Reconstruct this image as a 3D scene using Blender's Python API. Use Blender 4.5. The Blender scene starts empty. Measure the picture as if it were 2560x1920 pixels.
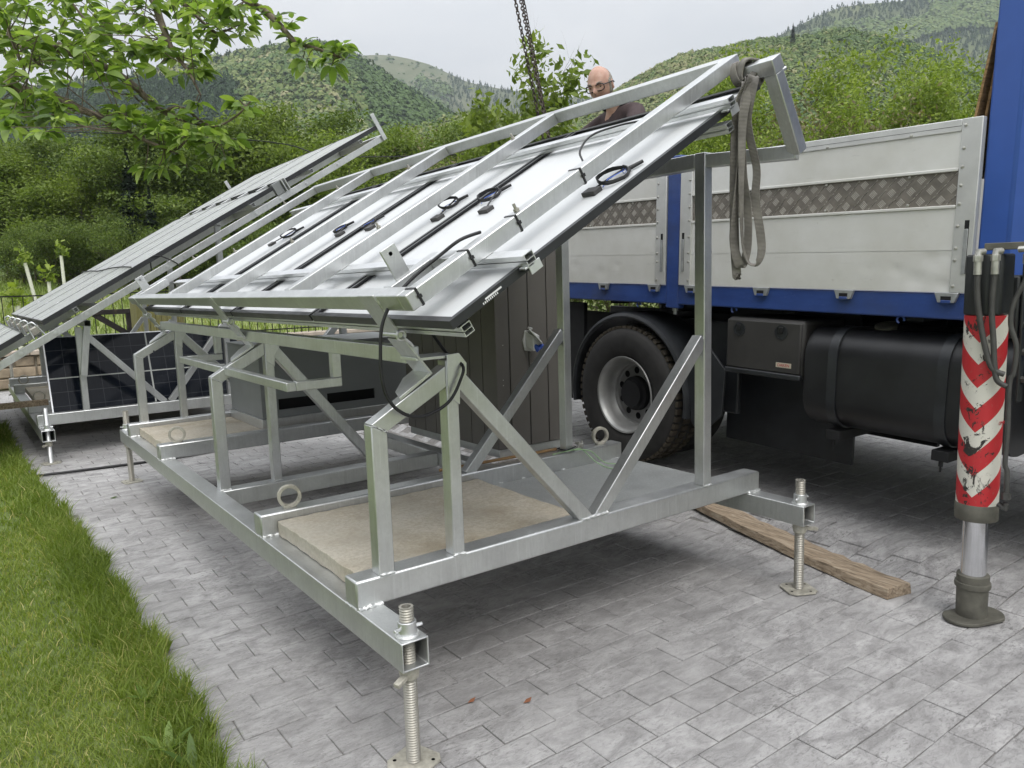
import bpy, bmesh, math, random
import numpy as np
from mathutils import Vector, Matrix, Euler
R = math.radians
random.seed(7); rng = np.random.default_rng(7)
scene = bpy.context.scene
col = scene.collection

# ------------------------------------------------------------------ camera
CAM_LOC = (-1.0466, -2.0779, 1.5903)
CAM_ROT = (1.4376, 0.0312, -0.6344)
F_PX = 1900.3                      # focal length for a 2560 px wide picture
cam = bpy.data.cameras.new('camera'); cam.sensor_width = 36.0; cam.sensor_fit = 'HORIZONTAL'
cam.lens = F_PX / 2560 * 36; cam.clip_start = 0.05; cam.clip_end = 6000
camo = bpy.data.objects.new('camera', cam); col.objects.link(camo)
camo.location = CAM_LOC; camo.rotation_euler = CAM_ROT; scene.camera = camo
_CR = Euler(CAM_ROT).to_matrix(); _CL = Vector(CAM_LOC)
def at(u, v, d):
    """point of the place seen at that direction, d metres deep"""
    return _CL + _CR @ Vector(((u-1280)/F_PX, -(v-960)/F_PX, -1.0)) * d

# ------------------------------------------------------------------ sky and sun (overcast)
SUN_EL, SUN_AZ = 55, 198
w = bpy.data.worlds.new('World'); scene.world = w; w.use_nodes = True
nt = w.node_tree; nt.nodes.clear()
wo = nt.nodes.new('ShaderNodeOutputWorld'); bg = nt.nodes.new('ShaderNodeBackground')
sky = nt.nodes.new('ShaderNodeTexSky'); sky.sky_type = 'NISHITA'; sky.sun_disc = False
sky.sun_elevation = R(SUN_EL); sky.sun_rotation = R(SUN_AZ); sky.air_density = 2.0; sky.dust_density = 4.0; sky.ozone_density = 1.0
hs = nt.nodes.new('ShaderNodeHueSaturation'); hs.inputs['Saturation'].default_value = 0.12
# a closed cloud deck: even pale grey with soft darker folds
tc = nt.nodes.new('ShaderNodeTexCoord'); mp = nt.nodes.new('ShaderNodeMapping'); mp.inputs['Scale'].default_value = (2.2, 2.2, 5.0)
nz = nt.nodes.new('ShaderNodeTexNoise'); nz.inputs['Scale'].default_value = 1.3; nz.inputs['Detail'].default_value = 6; nz.inputs['Roughness'].default_value = .55
cr = nt.nodes.new('ShaderNodeValToRGB'); cr.color_ramp.elements[0].position = .3; cr.color_ramp.elements[1].position = .72
cr.color_ramp.elements[0].color = (8.9, 9.3, 9.9, 1); cr.color_ramp.elements[1].color = (11.2, 11.3, 11.5, 1)
mx = nt.nodes.new('ShaderNodeMix'); mx.data_type = 'RGBA'; mx.inputs[0].default_value = 0.82
nt.links.new(tc.outputs['Generated'], mp.inputs[0]); nt.links.new(mp.outputs[0], nz.inputs['Vector']); nt.links.new(nz.outputs['Fac'], cr.inputs[0])
nt.links.new(sky.outputs[0], hs.inputs['Color']); nt.links.new(hs.outputs[0], mx.inputs[6]); nt.links.new(cr.outputs[0], mx.inputs[7])
# an overcast sky grows evenly brighter from the horizon to the zenith
sx = nt.nodes.new('ShaderNodeSeparateXYZ'); nt.links.new(tc.outputs['Generated'], sx.inputs[0])
def wm(op, a, b):
    q = nt.nodes.new('ShaderNodeMath'); q.operation = op
    for i, x in enumerate((a, b)):
        if hasattr(x, 'is_linked'): nt.links.new(x, q.inputs[i])
        else: q.inputs[i].default_value = x
    return q.outputs[0]
up = wm('MAXIMUM', sx.outputs[2], 0.0); gr = wm('ADD', wm('MULTIPLY', wm('MULTIPLY', up, up), 2.5), 1.0)
vm = nt.nodes.new('ShaderNodeVectorMath'); vm.operation = 'SCALE'; nt.links.new(mx.outputs[2], vm.inputs[0]); nt.links.new(gr, vm.inputs['Scale'])
nt.links.new(vm.outputs[0], bg.inputs[0]); bg.inputs[1].default_value = 0.076
nt.links.new(bg.outputs[0], wo.inputs[0])
sl = bpy.data.lights.new('sun', 'SUN'); sl.energy = 1.5; sl.angle = R(35); sl.color = (1.0, .97, .93)
so = bpy.data.objects.new('sun', sl); col.objects.link(so); so.location = (0, 0, 30)
_d = Vector((math.sin(R(SUN_AZ))*math.cos(R(SUN_EL)), math.cos(R(SUN_AZ))*math.cos(R(SUN_EL)), math.sin(R(SUN_EL))))
so.rotation_euler = _d.to_track_quat('Z', 'Y').to_euler()
vs = scene.view_settings; vs.view_transform = 'Standard'; vs.look = 'None'; vs.exposure = 0.0; vs.gamma = 1.0; vs.use_curve_mapping = False
scene.cycles.max_bounces = 8; scene.cycles.diffuse_bounces = 3; scene.cycles.glossy_bounces = 3; scene.cycles.transmission_bounces = 4
scene.cycles.volume_bounces = 0; scene.cycles.transparent_max_bounces = 8
scene.cycles.sample_clamp_indirect = 6.0; scene.cycles.use_denoising = True

# ------------------------------------------------------------------ materials
MAT = {}
class NT:
    def __init__(s, name):
        s.m = bpy.data.materials.new(name); s.m.use_nodes = True; s.t = s.m.node_tree; s.b = s.t.nodes['Principled BSDF']; s.o = s.t.nodes['Material Output']
    def n(s, k, **kw):
        x = s.t.nodes.new('ShaderNode'+k)
        for a, b in kw.items():
            if a in x.bl_rna.properties and not a.startswith('in_'): setattr(x, a, b)
            else: x.inputs[a.replace('in_', '').replace('_', ' ')].default_value = b
        return x
    def l(s, a, b): s.t.links.new(a, b)
    def pos(s, scale=(1, 1, 1), obj=False, rot=(0, 0, 0)):
        g = s.n('TexCoord').outputs['Object'] if obj else s.n('NewGeometry').outputs['Position']
        mp = s.n('Mapping'); mp.inputs['Scale'].default_value = scale; mp.inputs['Rotation'].default_value = rot; s.l(g, mp.inputs[0]); return mp.outputs[0]
    def noise(s, vec, scale, detail=4, rough=.55, dist=0):
        n = s.n('TexNoise'); n.inputs['Scale'].default_value = scale; n.inputs['Detail'].default_value = detail; n.inputs['Roughness'].default_value = rough
        n.inputs['Distortion'].default_value = dist; s.l(vec, n.inputs['Vector']); return n.outputs['Fac']
    def ramp(s, fac, stops):
        r = s.n('ValToRGB'); e = r.color_ramp.elements
        while len(e) < len(stops): e.new(.5)
        for i, (p, c) in enumerate(stops):
            e[i].position = p; e[i].color = (c, c, c, 1) if not hasattr(c, '__len__') else (*c, 1)
        s.l(fac, r.inputs[0]); return r.outputs[0]
    def mix(s, fac, a, b, mode='MIX'):
        m = s.n('Mix'); m.data_type = 'RGBA'; m.blend_type = mode
        for i, x in ((0, fac), (6, a), (7, b)):
            if hasattr(x, 'is_linked'): s.l(x, m.inputs[i])
            else: m.inputs[i].default_value = x if i == 0 else (*x, 1)
        return m.outputs[2]
    def math(s, op, a, b=0.0, c=None):
        m = s.n('Math'); m.operation = op
        for i, x in enumerate((a, b) if c is None else (a, b, c)):
            if hasattr(x, 'is_linked'): s.l(x, m.inputs[i])
            else: m.inputs[i].default_value = x
        return m.outputs[0]
    def bump(s, h, strength=.3, dist=.01):
        b = s.n('Bump'); b.inputs['Strength'].default_value = strength; b.inputs['Distance'].default_value = dist
        s.l(h, b.inputs['Height']); s.l(b.outputs[0], s.b.inputs['Normal']); return b
    def set(s, col=None, rough=None, metal=None, spec=None, coat=None):
        for k, v in (('Base Color', col), ('Roughness', rough), ('Metallic', metal), ('Specular IOR Level', spec), ('Coat Weight', coat)):
            if v is None: continue
            if hasattr(v, 'is_linked'): s.l(v, s.b.inputs[k])
            else: s.b.inputs[k].default_value = (*v, 1) if k == 'Base Color' else v
        return s
def simple(name, c, rough=.5, metal=0.0, var=.12, scale=12, bump=0.0, spec=.5, coat=0.0, bscale=None, rvar=.1):
    k = NT(name); p = k.pos(); f = k.noise(p, scale, 5)
    a = tuple(max(0, x*(1-var)) for x in c); b = tuple(min(1, x*(1+var)) for x in c)
    k.set(k.ramp(f, [(.3, a), (.7, b)]), None, metal, spec, coat)
    r = k.math('MULTIPLY_ADD', k.noise(p, scale*1.7, 3), rvar*2, rough-rvar); k.l(r, k.b.inputs['Roughness'])
    if bump: k.bump(k.noise(p, bscale or scale*3, 5), bump, .004)
    MAT[name] = k.m; return k
def steel(name, c, streak=True, metal=.84, rough=.37, stain=.28):
    k = NT(name); p = k.pos()
    f = k.noise(p, 7, 6, .6); g = k.noise(k.pos((14, 14, 2.0)), 3.5, 4, .6); h = k.noise(p, 60, 4)
    base = k.ramp(f, [(.25, tuple(x*.86 for x in c)), (.75, tuple(min(1, x*1.08) for x in c))])
    st = k.ramp(g, [(.52, 0.0), (.72, 1.0)])
    base = k.mix(k.math('MULTIPLY', st, stain), base, tuple(x*.62 for x in c))
    vo = k.n('TexVoronoi'); vo.inputs['Scale'].default_value = 85; k.l(p, vo.inputs['Vector']); sg = k.n('SeparateColor'); k.l(vo.outputs['Color'], sg.inputs[0]); base = k.mix(k.math('MULTIPLY', sg.outputs[0], .16), base, tuple(x*.7 for x in c))
    dr = k.noise(k.pos((30, 30, 1.2)), 4, 3, .5); base = k.mix(k.math('MULTIPLY', k.ramp(dr, [(.60, 0.0), (.66, 1.0)]), .22), base, (.80, .82, .82))
    sp = k.ramp(h, [(.62, 0.0), (.72, 1.0)])
    base = k.mix(k.math('MULTIPLY', sp, .12), base, (.85, .86, .86))
    k.set(base, None, metal, .5)
    k.l(k.math('MULTIPLY_ADD', f, .28, rough-.14), k.b.inputs['Roughness']); k.bump(k.math('ADD', h, k.math('MULTIPLY', f, 2.0)), .09, .004)
    MAT[name] = k.m
steel('galvanised', (.61, .62, .615)); steel('steel_bright', (.68, .69, .69), metal=.85, rough=.36, stain=.15)
steel('steel_screw', (.42, .40, .35), metal=.6, rough=.5, stain=.4); steel('steel_plate', (.40, .41, .40), metal=.45, rough=.5)
simple('weld', (.72, .73, .72), .35, .75, .15, 90, .5)
simple('aluminium', (.74, .75, .76), .34, .85, .05, 20, .05); simple('chrome', (.72, .73, .75), .13, 1.0, .03, 30)
simple('ring_paint', (.42, .40, .34), .55, .3, .25, 40, .3)
# concrete
k = NT('slab'); p = k.pos(); f = k.noise(p, 3.2, 7, .62); g = k.noise(p, 55, 6, .7); h = k.noise(p, 1.3, 3)
c = k.ramp(f, [(.28, (.30, .25, .17)), (.48, (.47, .42, .33)), (.72, (.56, .52, .44))])
c = k.mix(k.math('MULTIPLY', k.ramp(g, [(.4, 1.0), (.62, 0.0)]), .45), c, (.25, .215, .165)); c = k.mix(k.math('MULTIPLY', k.ramp(h, [(.5, 0.0), (.65, 1.0)]), .35), c, (.36, .35, .31))
k.set(c, .9); k.bump(g, .6, .01); MAT['slab'] = k.m
# paving (stamped concrete pavers)
def paving(name, tint):
    k = NT(name); p = k.pos(); big = k.noise(p, .55, 5, .6, .4); f = k.noise(k.pos((.7, 1.5, 1)), 9, 9, .7, .8); g = k.noise(k.pos((1, 2.6, 1)), 34, 8, .72, .7); s = k.noise(p, 150, 3); m_ = k.noise(p, 2.6, 6, .62, .5)
    c = k.ramp(f, [(.28, (.20, .193, .19)), (.44, (.325, .316, .311)), (.58, (.44, .43, .423)), (.78, (.56, .546, .537))])
    d = k.ramp(g, [(.36, 1.0), (.50, 0.0)]); c = k.mix(k.math('MULTIPLY', d, k.ramp(m_, [(.38, .9), (.60, .22)])), c, (.13, .123, .121))
    c = k.mix(k.math('MULTIPLY', k.ramp(big, [(.40, 1.0), (.58, 0.0)]), .45), c, (.20, .192, .186))
    c = k.mix(k.math('MULTIPLY', k.ramp(m_, [(.60, 0.0), (.72, 1.0)]), .35), c, (.50, .488, .478))
    c = k.mix(k.math('MULTIPLY', k.ramp(s, [(.60, 0.0), (.72, 1.0)]), .35), c, (.55, .535, .52))
    oi = k.n('ObjectInfo').outputs['Random']; c = k.mix(1.0, c, k.ramp(oi, [(0, tint*.92), (1, tint*1.04)]), 'MULTIPLY')
    k.set(c, None, 0, .35); k.l(k.ramp(f, [(.3, .55), (.7, .82)]), k.b.inputs['Roughness'])
    k.bump(k.math('ADD', k.math('MULTIPLY', f, 1.0), k.math('MULTIPLY', g, .6)), .55, .010); MAT[name] = k.m
paving('paver', .98)
simple('joint', (.19, .18, .17), .95, 0, .3, 30, .4)
simple('soil', (.06, .045, .03), .95, 0, .4, 20, .6); 
k = NT('lawn_soil'); p = k.pos(); k.set(k.ramp(k.noise(p, 6, 6), [(.3, (.07, .10, .025)), (.7, (.15, .19, .05))]), .95); MAT['lawn_soil'] = k.m
k = NT('meadow'); p = k.pos(); k.set(k.ramp(k.noise(p, .5, 7, .65), [(.3, (.10, .145, .035)), (.5, (.18, .22, .065)), (.72, (.27, .29, .11))]), .95); k.bump(k.noise(p, 6, 5), .7, .12); MAT['meadow'] = k.m
# panels
simple('backsheet', (.57, .58, .585), .5, 0, .015, 4, 0); simple('panel_frame', (.030, .031, .034), .36, .2, .2, 8); simple('black_plastic', (.012, .012, .013), .45, 0, .2, 20)
simple('cable', (.010, .010, .011), .5, 0, .2, 30); simple('blue_tie', (.05, .13, .55), .45); simple('jbox', (.045, .043, .042), .55)
def pvglass(name, cells, rough, dust_sheen):
    k = NT(name); tc = k.n('TexCoord').outputs['UV']; sp = k.n('SeparateXYZ'); k.l(tc, sp.inputs[0])
    def line(ch, n, w):
        fr = k.math('FRACT', k.math('MULTIPLY', ch, n)); return k.math('LESS_THAN', k.math('ABSOLUTE', k.math('SUBTRACT', fr, .5)), .5-w)
    a = line(sp.outputs[0], cells[0], .012); b = line(sp.outputs[1], cells[1], .018); bb = line(sp.outputs[0], cells[0]*3, .012)
    inn = k.math('MULTIPLY', a, b)
    f = k.noise(k.pos((1, 1, 1)), 2.2, 4)
    c = k.mix(inn, (.055, .058, .065), k.mix(bb, (.016, .018, .024), (.006, .008, .013)))
    ax = k.math('LESS_THAN', k.math('ABSOLUTE', k.math('SUBTRACT', sp.outputs[0], .5)), .004); ay = k.math('LESS_THAN', k.math('ABSOLUTE', k.math('SUBTRACT', sp.outputs[1], .5)), .007)
    c = k.mix(k.math('MAXIMUM', ax, ay), c, (.42, .43, .41))
    if dust_sheen > .5: c = k.mix(k.math('MULTIPLY_ADD', k.noise(k.pos((1, .4, 1)), 3.0, 5), .35, .42), c, (.50, .50, .53))  # dust film, its pale base colour also standing in for the reflected sky
    k.set(c, None, 0, .6 if dust_sheen > .5 else .18, 0.0); k.l(k.ramp(f, [(.3, rough), (.8, rough+.1)]), k.b.inputs['Roughness']); k.b.inputs['Sheen Weight'].default_value = dust_sheen; k.b.inputs['Sheen Roughness'].default_value = .35; k.b.inputs['IOR'].default_value = 1.52
    MAT[name] = k.m
pvglass('pv_glass', (12, 6), .06, .05); pvglass('pv_glass_dust_sheen', (12, 6), .24, .8)
# shed, cabinet, wood
simple('shed_brown', (.135, .125, .112), .48, .1, .06, 3); simple('shed_seam', (.03, .028, .026), .5); simple('cabinet_grey', (.20, .21, .21), .5, .05, .07, 3, .04)
simple('socket_grey', (.52, .52, .50), .45); simple('socket_blue', (.02, .07, .40), .35); simple('black', (.004, .004, .004), .8)
def wood(name, a, b, axis=(1, 18, 18), dark=.4):
    k = NT(name); p = k.pos(axis); f = k.noise(p, 3, 7, .65, .6); g = k.noise(k.pos(), 7, 5)
    c = k.ramp(f, [(.28, tuple(x*dark for x in a)), (.5, a), (.75, b)]); c = k.mix(k.math('MULTIPLY', k.ramp(g, [(.55, 0.0), (.7, 1.0)]), .35), c, (.12, .085, .05))
    k.set(c, .88); k.bump(f, .7, .01); MAT[name] = k.m
wood('plank_wood', (.34, .26, .18), (.56, .48, .37), (22, 2.2, 22), .3); wood('green_wood', (.17, .16, .055), (.27, .25, .10), (18, 18, 1.2), .5)
wood('dark_wood', (.018, .015, .013), (.035, .03, .026), (3, 3, 3)); wood('ply', (.30, .18, .08), (.42, .28, .14), (3, 3, 18)); wood('bark', (.12, .095, .07), (.24, .20, .155), (8, 8, 3)); wood('pale_bark', (.22, .20, .15), (.38, .35, .28), (8, 8, 3))
simple('iron', (.012, .012, .013), .5, .3); simple('stone', (.30, .24, .17), .9, 0, .4, 5, .8, bscale=22); simple('coping', (.40, .34, .28), .9, 0, .25, 4, .5); simple('mortar', (.25, .22, .17), .95, 0, .2, 20, .4)
simple('tube_guard', (.72, .72, .62), .55, 0, .06, 6)
# truck
k = NT('truck_blue'); p = k.pos(); f = k.noise(k.pos((1, 1, 3)), 4, 6, .6); g = k.noise(k.pos((9, 9, 60)), 3, 4, .7, 1.2)
c = k.ramp(f, [(.3, (.022, .05, .19)), (.7, (.032, .075, .27))]); c = k.mix(k.math('MULTIPLY', k.ramp(g, [(.66, 0.0), (.70, 1.0)]), .55), c, (.22, .25, .35))
c = k.mix(k.math('MULTIPLY', k.ramp(k.noise(p, 2.2, 6), [(.5, 0.0), (.7, 1.0)]), .35), c, (.05, .055, .07)); k.set(c, .38, 0, .5); k.bump(f, .05, .01); MAT['truck_blue'] = k.m
simple('crane_blue', (.035, .095, .36), .36, 0, .10, 3, .03)
k = NT('sideboard'); p = k.pos(); f = k.noise(k.pos((3, 1, 1)), 2.2, 7, .6); g = k.noise(p, 26, 6, .7); h = k.noise(k.pos((5, .8, 6)), 5, 5, .7)
c = k.ramp(f, [(.3, (.60, .59, .54)), (.7, (.74, .735, .71))]); c = k.mix(k.math('MULTIPLY', k.ramp(g, [(.66, 0.0), (.73, 1.0)]), .35), c, (.30, .27, .22)); c = k.mix(k.math('MULTIPLY', k.ramp(h, [(.62, 0.0), (.72, 1.0)]), .25), c, (.38, .37, .34))
k.set(c, .45, .15, .5); k.bump(k.noise(p, 5, 5), .12, .02); MAT['sideboard'] = k.m
simple('alu_cap', (.60, .60, .58), .4, .4, .08, 9, .08)
# tread plate: base colour only, the bars are geometry
simple('tread', (.20, .18, .155), .5, .3, .25, 14, .2); simple('tread_bar', (.52, .49, .44), .4, .3, .1, 20); simple('hinge_metal', (.36, .37, .37), .5, .5, .2, 20, .2)
simple('rubber', (.022, .021, .020), .78, 0, .3, 9, .35); simple('tyre_dirt', (.055, .045, .032), .9, 0, .35, 12, .5); simple('rim', (.33, .33, .32), .45, .55, .15, 8, .1); simple('fender_plastic', (.022, .024, .027), .42, 0, .35, 6, .1); simple('box_plastic', (.038, .036, .034), .55, 0, .2, 5, .05); simple('tank_paint', (.017, .0175, .019), .42, .1, .5, 3, .05); simple('chassis', (.008, .008, .009), .7)
simple('hose', (.055, .054, .050), .6, 0, .2, 20); simple('fitting', (.50, .49, .45), .4, .75, .2, 30, .2); simple('outrigger_black', (.022, .024, .024), .5, .1, .3, 12, .1); simple('foot_grey', (.115, .11, .09), .7, .25, .35, 12, .4)
k = NT('chevrons'); tcn = k.n('TexCoord').outputs['Object']; sp = k.n('SeparateXYZ'); k.l(tcn, sp.inputs[0]); p = k.pos()
ang = k.math('ARCTAN2', sp.outputs[1], sp.outputs[0]); v = k.math('ABSOLUTE', k.math('SUBTRACT', k.math('ABSOLUTE', ang), 0.0))
ph = k.math('FRACT', k.math('DIVIDE', k.math('SUBTRACT', sp.outputs[2], k.math('MULTIPLY', v, .085)), .196))
red = k.math('GREATER_THAN', ph, .48); f = k.noise(k.pos((1, 1, .7)), 17, 6, .72, 1.2); g = k.noise(p, 7, 4, .6, .5)
c = k.mix(red, (.62, .60, .53), (.46, .022, .028)); wear = k.math('MULTIPLY', k.ramp(f, [(.54, 0.0), (.56, 1.0)]), k.ramp(k.math('SUBTRACT', g, k.math('MULTIPLY', v, .16)), [(.42, 0.0), (.46, 1.0)]))
c = k.mix(wear, c, (.025, .022, .02)); c = k.mix(k.math('MULTIPLY', k.ramp(k.noise(p, 60, 3), [(.6, 0.0), (.75, 1.0)]), .35), c, (.20, .16, .12)); k.set(c, .5); MAT['chevrons'] = k.m
simple('label_cream', (.50, .46, .36), .6); simple('print_red', (.42, .02, .03), .5); simple('print_white', (.7, .7, .7), .5); simple('yellow', (.65, .40, .04), .5)
# strap, chain, person
k = NT('strap'); p = k.pos(); tcu = k.n('TexCoord').outputs['UV']; wv = k.n('TexWave'); wv.wave_type = 'BANDS'; wv.bands_direction = 'Y'; wv.inputs['Scale'].default_value = 60; k.l(tcu, wv.inputs['Vector'])
f = k.noise(p, 9, 5, .6); c = k.ramp(f, [(.3, (.06, .056, .050)), (.5, (.15, .14, .125)), (.7, (.24, .225, .20))]); c = k.mix(k.math('MULTIPLY', wv.outputs['Fac'], .35), c, (.26, .24, .21)); k.set(c, .9); k.bump(wv.outputs['Fac'], .5, .004); MAT['strap'] = k.m
simple('chain', (.055, .042, .035), .6, .55, .5, 60, .4)
k = NT('skin'); p = k.pos(); f = k.noise(p, 22, 5); k.set(k.ramp(f, [(.3, (.44, .25, .185)), (.7, (.55, .345, .27))]), .5); k.b.inputs['Subsurface Weight'].default_value = .08; k.bump(k.noise(p, 120, 3), .15, .002); MAT['skin'] = k.m
simple('hair_grey', (.27, .245, .21), .75, 0, .35, 120, .6); simple('jacket', (.055, .036, .037), .85, 0, .2, 25, .4); simple('jacket_hood', (.014, .014, .015), .85); simple('glasses', (.006, .006, .007), .25); simple('lip', (.36, .15, .12), .5); simple('trousers', (.03, .033, .045), .9)
k = NT('lens'); k.b.inputs['Base Color'].default_value = (1, 1, 1, 1); k.b.inputs['Transmission Weight'].default_value = 1.0; k.b.inputs['Roughness'].default_value = 0.0; k.b.inputs['IOR'].default_value = 1.1; MAT['lens'] = k.m
# foliage
def leafmat(name, stops, rough=.45, trans=.35, attr='rnd'):
    k = NT(name); a = k.n('Attribute'); a.attribute_name = attr or 'rnd'; f = a.outputs['Fac']
    if attr is None: f = k.n('ObjectInfo').outputs['Random']
    c = k.ramp(f, stops); k.set(c, rough, 0, .35)
    tr = k.n('BsdfTranslucent'); ms = k.n('MixShader'); ms.inputs[0].default_value = trans
    k.l(k.mix(1.0, c, (1.25, 1.35, .55), 'MULTIPLY'), tr.inputs[0]); k.l(k.b.outputs[0], ms.inputs[1]); k.l(tr.outputs[0], ms.inputs[2]); k.l(ms.outputs[0], k.o.inputs[0]); MAT[name] = k.m
leafmat('leaf_apple', [(0, (.075, .125, .030)), (.45, (.16, .24, .055)), (.8, (.27, .36, .10)), (1, (.36, .44, .18))], .42, .5)
leafmat('leaf_apple_obj', [(0, (.08, .135, .034)), (.5, (.17, .26, .06)), (1, (.31, .41, .13))], .42, .5, None)
leafmat('leaf_dark', [(0, (0.047, 0.074, 0.016)), (.5, (0.115, 0.169, 0.034)), (1, (0.216, 0.270, 0.061))], .6, .3)
leafmat('leaf_lime', [(0, (0.101, 0.149, 0.027)), (.5, (0.216, 0.290, 0.047)), (1, (0.365, 0.432, 0.101))], .6, .35)
leafmat('leaf_mid', [(0, (0.081, 0.121, 0.024)), (.5, (0.162, 0.223, 0.041)), (1, (0.270, 0.338, 0.074))], .6, .35)
leafmat('leaf_fir', [(0, (.012, .025, .012)), (1, (.035, .055, .028))], .7, .1)
leafmat('leaf_brown', [(0, (0.098, 0.084, 0.049)), (.5, (0.182, 0.161, 0.084)), (1, (0.280, 0.252, 0.140))], .8, .2)
leafmat('grass', [(0, (.075, .115, .018)), (.45, (.16, .225, .032)), (.8, (.27, .325, .07)), (1, (.50, .45, .19))], .5, .35)
leafmat('meadow_grass', [(0, (.10, .16, .03)), (.6, (.22, .28, .075)), (1, (.38, .37, .16))], .6, .3)
leafmat('canopy', [(0, (0.027, 0.054, 0.022)), (.16, (0.041, 0.074, 0.032)), (.17, (0.068, 0.115, 0.038)), (.45, (0.101, 0.162, 0.049)), (.70, (0.189, 0.236, 0.081)), (.85, (0.257, 0.270, 0.121)), (1, (0.324, 0.304, 0.176))], .85, .12)
k = NT('hill_ground'); p = k.pos(); k.set(k.ramp(k.noise(p, .012, 7, .65), [(.3, (.055, .075, .03)), (.5, (.10, .125, .05)), (.72, (.17, .17, .08))]), .95); MAT['hill_ground'] = k.m
k = NT('hill_grass'); p = k.pos(); k.set(k.ramp(k.noise(p, .015, 8, .7), [(.3, (.06, .075, .032)), (.5, (.095, .11, .048)), (.7, (.15, .145, .085))]), .95); MAT['hill_grass'] = k.m
simple('earth_green', (.30, .45, .24), .5); simple('dry_leaf', (.25, .10, .05), .7)

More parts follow.
